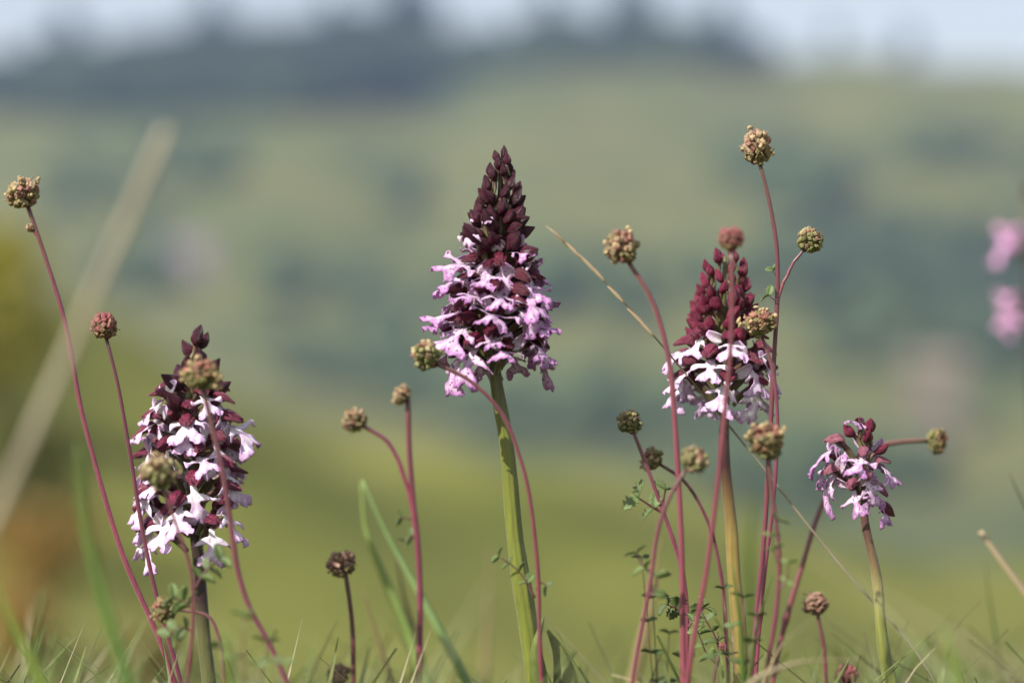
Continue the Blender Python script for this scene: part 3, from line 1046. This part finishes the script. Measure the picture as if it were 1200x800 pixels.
CORE = core_mesh()
PAL = {
    'pink': [(.27, .085, .085), (.28, .10, .09), (.20, .08, .06), (.19, .13, .07), (.25, .13, .10)],
    'tan': [(.29, .18, .11), (.30, .12, .10), (.26, .09, .08), (.20, .19, .07), (.38, .30, .18), (.22, .21, .08)],
    'green': [(.19, .19, .07), (.23, .22, .09), (.24, .15, .09), (.27, .11, .10), (.17, .15, .06)],
    'olive': [(.19, .17, .06), (.21, .15, .07), (.15, .13, .05), (.26, .19, .09), (.25, .10, .07)],
    'brown': [(.29, .16, .11), (.32, .20, .14), (.25, .11, .085), (.36, .26, .18), (.22, .14, .09)],
}


def head(root, c, axis_dir, size, pal, r, stamens=0, squash=1.0):
    """globe of florets; size = diameter in metres; florets pinker on the crown, greener below, sunlit cream painted on the upper part"""
    R = size * .355
    q = axis_dir.normalized().to_track_quat('Z', 'Y')
    h = obj('flower_head', CORE, root, c - root.location, q.to_euler(), (1, 1, 1), color=(.20, .14, .08))
    core = obj  # noqa
    h.scale = (R * .80, R * .80, R * .80 * squash)
    n = 62
    cols = PAL[pal]
    fs = R / (5.0 * MM)
    for i in range(n):
        zz = 1 - 2 * (i + .5) / n
        a = i * 2.39996 + r.uniform(-.15, .15)
        s = math.sqrt(1 - zz * zz)
        d = Vector((s * math.cos(a), s * math.sin(a), zz))
        cc = list(r.choice(cols))
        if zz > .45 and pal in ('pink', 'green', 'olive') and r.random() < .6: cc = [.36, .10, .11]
        if zz > .1 and pal in ('tan', 'green') and r.random() < .4: cc = [.44, .34, .20]  # paler cream florets paint the sunlit top into the colour
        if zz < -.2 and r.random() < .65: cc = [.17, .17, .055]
        cc = [.6 * x + .4 * m for x, m in zip(cc, cols[0])]
        g = r.uniform(.85, 1.6)
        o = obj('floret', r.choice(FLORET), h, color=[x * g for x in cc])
        rr = r.uniform(.66, .90)
        tilt = (d + Vector((r.gauss(0, .25), r.gauss(0, .25), r.gauss(0, .25)))).to_track_quat('Z', 'Y')
        L = Matrix.LocRotScale(Vector((d.x * R * rr, d.y * R * rr, d.z * R * rr * squash)), tilt, Vector((fs * r.uniform(.75, 1.25), fs * r.uniform(.75, 1.25), fs * r.uniform(.7, 1.5))))
        o.matrix_local = Matrix.Diagonal((1 / h.scale.x, 1 / h.scale.y, 1 / h.scale.z, 1)) @ L if abs(squash - 1) < 1e-6 else Matrix.Diagonal((1 / h.scale.x,) * 3 + (1,)) @ L
    for i in range(12):
        zz = r.uniform(-.5, 1)
        a = r.uniform(0, 6.28)
        q2 = math.sqrt(1 - zz * zz)
        d = Vector((q2 * math.cos(a), q2 * math.sin(a), zz))
        g = r.uniform(.7, 1.1)
        o = obj('style', r.choice(STYLE), h, color=(.42 * g, .30 * g, .20 * g))
        L = Matrix.LocRotScale(d * R * .98, d.to_track_quat('Z', 'Y') @ Euler((r.gauss(0, .4), r.gauss(0, .4), r.uniform(0, 6.28))).to_quaternion(), Vector((fs * r.uniform(.7, 1.3),) * 3))
        o.matrix_local = Matrix.Diagonal((1 / h.scale.x,) * 3 + (1,)) @ L
    for i in range(stamens):
        zz = r.uniform(-.7, .95)
        a = r.uniform(0, 6.28)
        s = math.sqrt(1 - zz * zz)
        d = Vector((s * math.cos(a), s * math.sin(a), zz))
        g = r.uniform(.75, 1.1)
        o = obj('stamen', r.choice(STAMEN), h, color=(.62 * g, .46 * g, .24 * g))
        L = Matrix.LocRotScale(d * R * .95, d.to_track_quat('Z', 'Y') @ Euler((0, 0, r.uniform(0, 6.28))).to_quaternion(), Vector((fs * r.uniform(.8, 1.3),) * 3))
        o.matrix_local = Matrix.Diagonal((1 / h.scale.x,) * 3 + (1,)) @ L
    return h


def leaflet_mesh(seed):
    r = random.Random(seed)
    V, flat, F = [], [], []
    nt, na = 9, 5
    for i in range(nt):
        t = i / (nt - 1)
        w = 1.5 * math.sin(math.pi * (.08 + .84 * t)) ** .7 * (1 + .34 * (-1) ** i)
        for k in range(na):
            s = k / (na - 1) * 2 - 1
            V.append(Vector((s * w, 4.6 * t, .55 * abs(s) * w - .9 * t * t)) * MM)
            flat.append((s, t, 0))
    for i in range(nt - 1):
        for k in range(na - 1):
            a = i * na + k
            F.append((a, a + 1, a + na + 1, a + na))
    V2, F2, A = thicken(V, F, .18 * MM, {'flat': np.array(flat)})
    return mesh('leaflet', V2, F2, M['leaf'], True, A)


LEAFLET = [leaflet_mesh(i) for i in range(3)]


def pinnate(root, pts, pairs, r, size=1.0, color=(1, 1, 1), stalk=(.5, .45, .35)):
    """small pinnate burnet leaf: rachis with paired toothed leaflets"""
    path = spline([p - root.location for p in pts], 14)
    v, f, t = tube(path, np.linspace(.42, .18, 14) * MM * size, 6)
    lf = obj('leaf', mesh('leaf', v, f, M['burnet_stem'], True, {'t': t}), root, color=stalk)
    tang = np.gradient(path, axis=0)
    for i in range(pairs):
        k = int(4 + 9 * i / max(1, pairs - 1)) if pairs > 1 else 13
        b = Vector(path[min(13, k)])
        dv = Vector(tang[min(13, k)]).normalized()
        side = dv.cross(Vector((r.uniform(-.4, .4), -1, r.uniform(-.2, .4)))).normalized()
        for s in (-1, 1):
            w = (side * s + dv * .45 + Vector((0, r.uniform(-.3, .3), 0))).normalized()
            g = r.uniform(.75, 1.2)
            rq = w.to_track_quat('Y', 'Z') @ Euler((0, r.uniform(-1.3, 1.3), 0)).to_quaternion()
            o = obj('leaflet', r.choice(LEAFLET), lf, b, rq.to_euler(), size * r.uniform(.7, 1.05), [x * g for x in color])
    return lf


def stalk(label, px_pts, dy, wpx, size_px, pal, seed, stamens=0, squash=1.0, tilt=None, root_it=True, branches=(), leaves=(), color=(1, 1, 1), knots=None):
    """burnet stalk; px_pts from the head downwards; dy may vary along the stalk"""
    r = random.Random(seed)
    dys = dy if isinstance(dy, (list, tuple)) else (dy, dy)
    n = len(px_pts)
    ps = [P(x, y, float(np.interp(i / (n - 1), np.linspace(0, 1, len(dys)), dys))) for i, (x, y) in enumerate(px_pts)]
    up = ps[::-1]
    pts = rooted(up) if root_it else up
    e = empty('burnet_stalk', pts[0])
    tag(e, label, 'burnet', 'salad burnet stalks with round seed heads')
    w = wpx * K * (D + dys[0]) / 2
    if knots is None: knots = [(r.uniform(.35, .6), .007, .45), (r.uniform(.6, .85), .006, .3)]
    tone = r.uniform(.75, 1.25)
    color = (tone, tone * r.uniform(.9, 1.5), tone * r.uniform(.85, 1.1))
    stem_part(e, 'stem', pts, [w * 1.15, w * 1.05, w, w * .92, w * .85], M['burnet_stem'], 10, 5, .06, 60, color, .03, knots)
    pm = K * (D + dys[0])
    ax = (pts[-1] - pts[-2]).normalized()
    if tilt: ax = Vector(tilt)
    head(e, pts[-1] + ax * size_px * pm * .33, ax, size_px * pm, pal, r, stamens, squash)
    for (bp, bdy, bw, bs, bpal, bst) in branches:
        q = [P(x, y, bdy) for x, y in bp][::-1]
        stem_part(e, 'branch', q, [bw * pm / 2, bw * pm / 2 * .85], M['burnet_stem'], 8, 0, 0, 30, color)
        if bs:
            bx = (q[-1] - q[-2]).normalized()
            head(e, q[-1] + bx * bs * pm * .33, bx, bs * pm, bpal, r, bst)
    for (lp, ldy, pairs, ls) in leaves:
        g = r.uniform(.8, 1.4)
        pinnate(e, [P(x, y, ldy) for x, y in lp], pairs, r, ls, (g * .85, g * .9, g * .75))
    return e


stalk('tall stalk at the far left edge bearing a ragged tan seed head', [(32, 240), (52, 298), (76, 375), (98, 490), (140, 640), (200, 785)], 0.02, 6.2, 46, 'tan', 1, 9, .9, (-.35, 0, .9),
      branches=[([(38, 270), (46, 281)], .02, 2.5, 12, 'tan', 0)])
stalk('thin dark stalk with a dusky pink head left of the left orchid', [(124, 394), (138, 450), (150, 520), (163, 600), (184, 700), (212, 795)], -.002, 5.2, 36, 'pink', 2, 0, 1.0, (-.15, -.1, 1))
stalk('pink stalk crossing in front of the left orchid, cream-tufted head at its top', [(238, 455), (250, 505), (262, 560), (271, 620), (279, 672), (293, 712), (314, 748), (338, 800)], -.055, 6.8, 48, 'olive', 3, 16, .9, (-.1, -.1, 1))
stalk('stalk in front of the left orchid with a greenish yellow head among its flowers', [(188, 566), (205, 610), (225, 675), (226, 730), (219, 800)], -.06, 4.6, 46, 'green', 4, 12, 1.0, (-.1, -.3, .9),
      leaves=[([(228, 690), (240, 670), (258, 655)], -.05, 3, 1.1), ([(228, 716), (215, 704), (204, 700)], -.05, 3, 1.0), ([(226, 740), (212, 735), (200, 745)], -.05, 3, 1.0)])
stalk('low nodding brown head on a sideways stalk under the left orchid', [(205, 713), (222, 716), (245, 722), (256, 745), (262, 800)], -.03, 4.6, 36, 'olive', 5, 2, .9, (-1, 0, -.15))
stalk('arching stalk across the middle orchid stem, head at its lower left flowers', [(507, 425), (545, 442), (585, 480), (612, 545), (628, 645), (635, 790)], -.03, 5.2, 38, 'green', 6, 0, 1.05, (-.55, -.1, .75),
      leaves=[([(627, 700), (615, 678), (600, 662), (585, 652)], -.03, 4, .8), ([(628, 690), (634, 682), (640, 686)], -.03, 1, .7)])
stalk('blurred reddish stalk with a yellowish head, left of the middle orchid', [(478, 468), (480, 530), (484, 580), (488, 620), (491, 700)], .07, 7.5, 30, 'tan', 7, 7, .8, (-.75, 0, .5),
      branches=[([(424, 498), (452, 516), (472, 552), (482, 590), (487, 622)], .07, 5.6, 32, 'tan', 2)], leaves=[([(487, 610), (478, 607), (470, 606)], .07, 1, .8), ([(488, 630), (482, 628), (474, 634)], .07, 2, .7)])
stalk('short blurred stalk with a brown head behind pale grass at lower left', [(405, 672), (412, 720), (415, 800)], .05, 6.5, 38, 'brown', 9, 4, .95, (-.3, 0, .9))
stalk('brown seed head just rising over the bottom edge left of the grass blades', [(397, 800), (398, 830), (400, 860)], .06, 5.0, 30, 'brown', 10, 0)
stalk('stalk bending left with a tan head between middle and right orchids', [(734, 303), (762, 348), (782, 415), (791, 500), (796, 570), (799, 640)], -.035, 7.0, 45, 'tan', 11, 6, 1.0, (-.35, -.1, .85))
stalk('blurred stalk rising in front of the right orchid, pink head on its tip', [(857, 292), (858, 350), (857, 400), (850, 480), (842, 560), (828, 660), (812, 750)], -.06, 6.2, 35, 'pink', 12, 0, .95, (0, -.1, 1))
stalk('tallest stalk at right, tan head on top and green head on a side branch', [(889, 186), (900, 230), (910, 290), (911, 345), (907, 420), (904, 500), (900, 570), (893, 650), (886, 720)], .0, 6.0, 40, 'tan', 13, 5, 1.1, (-.12, -.1, 1),
      branches=[([(943, 291), (930, 308), (918, 332), (911, 352)], .0, 4.2, 34, 'green', 0)], leaves=[([(912, 332), (909, 324), (906, 316)], 0, 1, .6), ([(911, 352), (906, 350), (901, 346)], -.002, 1, .7)], knots=[(.74, .012, .35)])
stalk('dark stalk with a cream-tufted head against the right orchid flowers', [(892, 392), (905, 430), (911, 480), (908, 560), (900, 640), (890, 740)], -.006, 4.8, 42, 'olive', 15, 16, .9, (-.2, -.2, .9))
stalk('blurred stalk with a large olive head low in front of the right orchid', [(899, 532), (906, 585), (913, 645), (911, 700), (899, 780)], -.05, 5.8, 46, 'olive', 16, 9, 1.05, (-.08, -.1, 1),
      leaves=[([(912, 660), (906, 640), (905, 624), (912, 610)], -.07, 3, .7), ([(913, 690), (922, 678), (924, 660)], -.07, 2, .7)])
stalk('thin stalk with a small green head at the left of the right group', [(741, 503), (754, 535), (772, 585), (786, 625), (799, 668), (806, 790)], .02, 5.4, 31, 'green', 17, 0, 1.05, (-.3, 0, .9),
      leaves=[([(776, 600), (762, 592), (748, 583)], .02, 2, 1.3), ([(778, 596), (778, 582), (780, 574)], .02, 1, 1.3), ([(804, 720), (792, 712), (782, 708)], .0, 3, 1.0), ([(806, 735), (816, 722), (826, 712)], .0, 3, .9)])
stalk('thin stalk crossing rightwards below a small pale green head in right group', [(772, 543), (798, 560), (828, 608), (846, 680), (852, 760)], .035, 4.6, 32, 'green', 18, 3, .9, (-.8, -.1, .45))
stalk('blurred round pink and green head between the stalks of the right group', [(806, 547), (788, 576), (776, 604), (762, 680), (746, 770)], -.055, 5.6, 37, 'green', 19, 0, .95, (.7, -.2, .7),
      leaves=[([(764, 672), (752, 660), (746, 648)], -.05, 2, 1.0), ([(760, 700), (768, 690), (770, 676)], -.05, 2, 1.0)])
stalk('stalk arching behind the short orchid with its head pointing right', [(1087, 516), (1060, 517), (1020, 526), (985, 552), (960, 600), (940, 660), (914, 752)], .07, 6.6, 35, 'olive', 20, 0, .85, (1, 0, .0))
stalk('short stalk with a brown head low between right and short orchids', [(958, 718), (964, 750), (968, 790)], .05, 5.5, 34, 'brown', 21, 1, .95, (-.15, 0, 1))
stalk('pinkish seed head just rising over the bottom edge near the short orchid', [(993, 800), (994, 830), (996, 870)], .06, 5.0, 30, 'pink', 22, 0)
stalk('low leafy red stalk at the bottom edge between two orchids on the right', [(845, 762), (838, 785), (835, 830)], -.01, 6.0, 12, 'pink', 24, 0, 1.0, None,
      leaves=[([(845, 770), (838, 745), (828, 728), (822, 715)], -.01, 4, .9), ([(842, 780), (830, 768), (818, 740)], -.01, 3, .8)])

def leaf_tuft(label, px, dy, leaves, seed, color=(1, 1, 1), size=1.2):
    """rosette of pinnate leaves at a plant's foot; leaves given as tip pixels"""
    r = random.Random(seed)
    c = P(px, 800, dy)
    e = empty('burnet_leaf_tuft', (c.x, c.y, H(c.x, c.y) - .004))
    for (x, y) in leaves:
        tip = P(x, y, dy + r.uniform(-.02, .02))
        b = e.location.copy()
        m1 = b.lerp(tip, .45) + Vector(((b.x - tip.x) * .22, 0, .008))
        m2 = b.lerp(tip, .78) + Vector(((b.x - tip.x) * .12, 0, .006))
        g = r.uniform(.8, 1.25)
        pinnate(e, [b, m1, m2, tip], 7, r, size * r.uniform(.85, 1.15), [x_ * g for x_ in color], (.9, .8, .6))
    return tag(e, label, 'leaves', 'burnet leaf tufts')


leaf_tuft('blurred tuft of small toothed leaves at the foot of the left orchid, right side', 290, -.10, [(285, 722), (312, 752), (258, 758), (330, 778), (275, 772), (300, 780)], 1, (.9, .9, .7), .9)
leaf_tuft('grey-green tuft of toothed leaves at the foot of the right orchid', 868, -.04, [(848, 690), (872, 700), (886, 722), (858, 735), (880, 752), (838, 770)], 2, (.7, .75, .65), .8)
leaf_tuft('leafy tuft behind the red stalks left of the right orchid', 775, .05, [(752, 655), (765, 700), (784, 742), (770, 765), (800, 770)], 4, (.7, .75, .62), .75)

# ------------------------------------------------------------------ grasses that stand out
def grass(name, label, px_pts, dy, wpx, mat, color=(1, 1, 1), fold=.3, side=None, taper=(1, 1.0, .8, .12), twist=0.0, cat='grass'):
    dys = dy if isinstance(dy, (list, tuple)) else (dy, dy)
    n = len(px_pts)
    ps = [P(x, y, float(np.interp(i / (n - 1), np.linspace(0, 1, len(dys)), dys))) for i, (x, y) in enumerate(px_pts)][::-1]
    pts = rooted(ps)
    e = empty(name, pts[0])
    w = wpx * K * (D + dys[0])
    obj('blade', blade_mesh(pts, [w * q for q in taper], fold, side, 40, M[mat], e.location, twist), e, color=color)
    return tag(e, label, cat)


grass('dry_grass_stem', 'broad blurred straw-coloured grass stem leaning across the upper left', [(196, 150), (100, 368), (0, 592), (-60, 720)], -.31, 13, 'straw', (.95, .95, .9), .5, taper=(1, 1, 1, .9))
e = grass('thin_dry_grass_stem', 'long thin straw stem slanting from beside the middle orchid to lower right', [(640, 265), (690, 310), (742, 366), (790, 422), (880, 530), (990, 668), (1080, 772)], (-.03, -.01, .03, .04), 2.6, 'straw', (.85, .82, .78), .8, taper=(1.1, 1.0, .9, .5))
r = random.Random(2)
for (x, y, s) in ((655, 278, 2.3), (672, 293, 2.0), (690, 310, 3.0), (699, 319, 2.4), (722, 345, 2.2), (748, 374, 2.8), (756, 383, 2.4)):
    c = P(x, y, -.025)
    v, f, t_ = tube(spline([(-.0012 * s, 0, .0012 * s), (0, 0, 0), (.0012 * s, -.0002, -.0013 * s)], 7), np.array([.1, .35, .5, .55, .5, .35, .1]) * MM * 1.1, 7)
    obj('spikelet', mesh('spikelet', v, f, M['straw'], True, {'flat': np.zeros((len(v), 3))}), e, c - e.location, color=(.9, .8, .65))
grass('grass_blade', 'pale green blade of the pair left of the middle orchid, its tip leaning left', [(423, 566), (428, 615), (452, 680), (480, 745), (500, 810)], .13, 15, 'blade', (2.3, 2.1, 2.4), .5, taper=(1.2, 1.2, .9, .1))
grass('grass_blade', 'blue-green blade of the pair left of the middle orchid, slanting to lower right', [(424, 562), (450, 618), (492, 695), (530, 765), (556, 815)], .11, 11, 'blade', (2.1, 2.1, 3.2), .6, taper=(1.3, 1.2, .9, .15))
grass('grass_blade', 'brownish thin blade between the paired pale green blades', [(462, 640), (474, 700), (492, 760), (500, 815)], .14, 9, 'straw', (.5, .42, .3), .5)
grass('grass_blade', 'brown dry blade left of the paired pale green blades', [(425, 690), (440, 740), (462, 810)], .12, 9, 'straw', (.55, .45, .3), .5)
grass('grass_blade', 'blurred broad green blade left of the left orchid', [(92, 520), (98, 600), (118, 690), (150, 800)], -.20, 21, 'blade', (.9, 1.15, .85), .5)
grass('grass_blade', 'pale green blurred blade in the lower left corner leaning left', [(-12, 672), (22, 745), (58, 815)], -.17, 26, 'blade', (1.6, 1.5, 1.0), .5)
grass('grass_blade', 'dark green blurred upright blade in the lower left corner', [(52, 690), (44, 740), (46, 820)], -.16, 18, 'blade', (.7, .8, .5), .5)
grass('grass_blade', 'blurred green blade at lower left between corner and left orchid', [(62, 745), (80, 790), (95, 830)], -.18, 16, 'blade', (.7, .85, .6), .5)
grass('grass_blade', 'faint blurred straw blade behind the gap left of the middle orchid stem', [(574, 640), (572, 720), (567, 810)], .35, 8, 'straw', (.7, .6, .4), .5)
grass('grass_blade', 'blurred straw blade behind the red stalks of the right group', [(772, 630), (762, 710), (742, 805)], .20, 15, 'straw', (.75, .68, .42), .5, taper=(1.3, 1.1, .9, .1))
grass('grass_blade', 'straw-coloured stiff blade cut off by the right edge', [(1149, 622), (1175, 658), (1215, 712), (1260, 780)], .10, 10, 'straw', (1.0, .92, .75), .5, taper=(1, 1, 1, .6))
grass('grass_blade', 'broad faint blurred straw blade across the lower right', [(955, 650), (1060, 715), (1200, 795), (1280, 850)], -.30, 11, 'straw', (.9, .85, .75), .5)
grass('grass_blade', 'thin green blade below the stiff straw blade at right', [(1154, 655), (1162, 715), (1176, 800)], .16, 5, 'blade', (.6, .7, .6), .5)
grass('grass_blade', 'dark blurred thin stem at the right edge under the pink orchid', [(1182, 552), (1200, 592), (1240, 680)], .10, 6, 'straw', (.28, .2, .2), .8)
grass('grass_blade', 'green blurred blade slanting up right in the lower right', [(1118, 722), (1075, 765), (1030, 825)], .22, 14, 'blade', (.85, 1.0, .75), .5)
grass('grass_blade', 'pale green blurred blade in the lower right corner', [(1105, 735), (1120, 775), (1128, 840)], -.2, 34, 'blade', (1.7, 1.7, 1.2), .5)
grass('grass_blade', 'blurred green upright blade behind the stalks right of the right orchid', [(884, 575), (880, 620), (878, 700), (876, 820)], .30, 13, 'blade', (.75, .8, .5), .5)
grass('grass_blade', 'green blade close by the foot of the right orchid stem', [(858, 660), (868, 730), (872, 820)], -.06, 12, 'blade', (.7, .85, .55), .5)
grass('grass_blade', 'grass blade leaning right at the foot of the right orchid', [(905, 672), (886, 740), (876, 830)], -.05, 10, 'blade', (.9, 1.0, .7), .5)
grass('grass_blade', 'bleached blade at the bottom edge right of the right orchid', [(1010, 772), (930, 778), (880, 800), (850, 840)], -.10, 12, 'straw', (1.1, 1.05, .9), .5)
grass('grass_blade', 'bleached short blade at the bottom edge left of the red stalks', [(716, 790), (742, 797), (765, 812)], -.05, 9, 'straw', (1.2, 1.15, .95), .5)
grass('grass_blade', 'pale folded blade leaning at the bottom below the right group', [(918, 752), (905, 775), (890, 815)], -.06, 9, 'straw', (1.1, 1.05, .8), .6)
grass('grass_blade', 'small pale blade tip at the bottom edge under the left orchid', [(181, 796), (188, 808), (194, 830)], -.05, 7, 'straw', (1.2, 1.15, .8), .5)
grass('grass_blade', 'fresh green blurred blade at the foot of the left orchid', [(262, 735), (266, 770), (268, 830)], -.16, 20, 'blade', (1.1, 1.25, .7), .5)

# ---- turf: nobody could count it
def sward(name, n, seed, mat, label, width, rise, y_range, peak=.036):
    """loose sward; most tips stay below the sight line, some rise to it"""
    r = random.Random(seed)
    V, F, flat = [], [], []
    for _ in range(n):
        y = r.uniform(*y_range)
        d = y + D
        x = r.uniform(-.24, .24) * d * 1.15
        z0 = H(x, y)
        px = 600 + x / d / K
        zb = ZC - .12 * d
        patch = .5 + .5 * math.sin(px * .013 + 1.2) * math.sin(px * .031 + y * 6)
        edge = 1.0 if px > 980 or px < 110 or 230 < px < 350 or 840 < px < 960 else .45
        tall = r.uniform(-.05, .004) if r.random() > rise * edge * (.4 + patch) else r.uniform(.0, .018) * d if r.random() < .85 else r.uniform(.01, peak) * d
        h = max(.02, min(.19, zb + tall - z0))
        a = r.uniform(0, 6.28); lean = r.uniform(.1, .75) * h
        w = r.uniform(*width)
        sx, sy = math.cos(a + 1.57) * w, math.sin(a + 1.57) * w
        k = len(V)
        nseg = 6
        for i in range(nseg):
            t_ = i / (nseg - 1)
            ww = (1 - t_ ** 1.8) + .05
            bx, by, bz = x + math.cos(a) * lean * t_ * t_, y + math.sin(a) * lean * t_ * t_, z0 - .004 + h * t_ * (1 - .12 * t_ * t_)
            V += [(bx - sx * ww, by - sy * ww, bz), (bx + math.cos(a) * w * .3, by + math.sin(a) * w * .3, bz), (bx + sx * ww, by + sy * ww, bz)]
            flat += [(-1, t_, 0), (0, t_, 0), (1, t_, 0)]
        for i in range(nseg - 1):
            for q in (0, 1):
                b = k + i * 3 + q
                F.append((b, b + 1, b + 4, b + 3))
    o = obj(name, mesh(name, V, F, mat, True, {'flat': np.array(flat)}), color=(1, 1, 1))
    return tag(o, label, kind='stuff')


sward('meadow_grass', 6500, 77, mat_leaf('turf', (0.11, 0.17, 0.04), (0.30, 0.34, 0.13), 25, .3), 'short meadow grass round the feet of the orchids', (.0008, .0028), .8, (-.34, .30), .042)
sward('dry_meadow_grass', 2200, 78, mat_leaf('dry_turf', (0.30, 0.27, 0.14), (0.50, 0.45, 0.30), 25, .25, .6), 'pale dry grass wisps among the green meadow grass', (.0004, .0013), .85, (-.25, .30), .048)

sward('foreground_grass', 650, 79, mat_leaf('soft_turf', (0.20, 0.27, 0.09), (0.46, 0.46, 0.26), 12, .3), 'soft pale grass close to the lens along the bottom edge', (.0010, .0028), 1.0, (-.48, -.14), .075)

# ------------------------------------------------------------------ the air between
zmin = float(Z.min()) - 3
v, f = box(-1560, 1560, -760, 1840, zmin, 215)
hz = bpy.data.materials.new('haze')
hz.use_nodes = True
hn = hz.node_tree.nodes
hn.remove(hn['Principled BSDF'])
vol = hn.new('ShaderNodeVolumePrincipled')
vol.inputs['Color'].default_value = (0.46, 0.61, 1.0, 1)
vol.inputs['Density'].default_value = 0.00019
vol.inputs['Anisotropy'].default_value = 0.2
hz.node_tree.links.new(vol.outputs[0], hn['Material Output'].inputs['Volume'])
haze = obj('haze', mesh('haze', v, f, hz, False))
tag(haze, 'thin blue haze over the valley', kind='stuff')
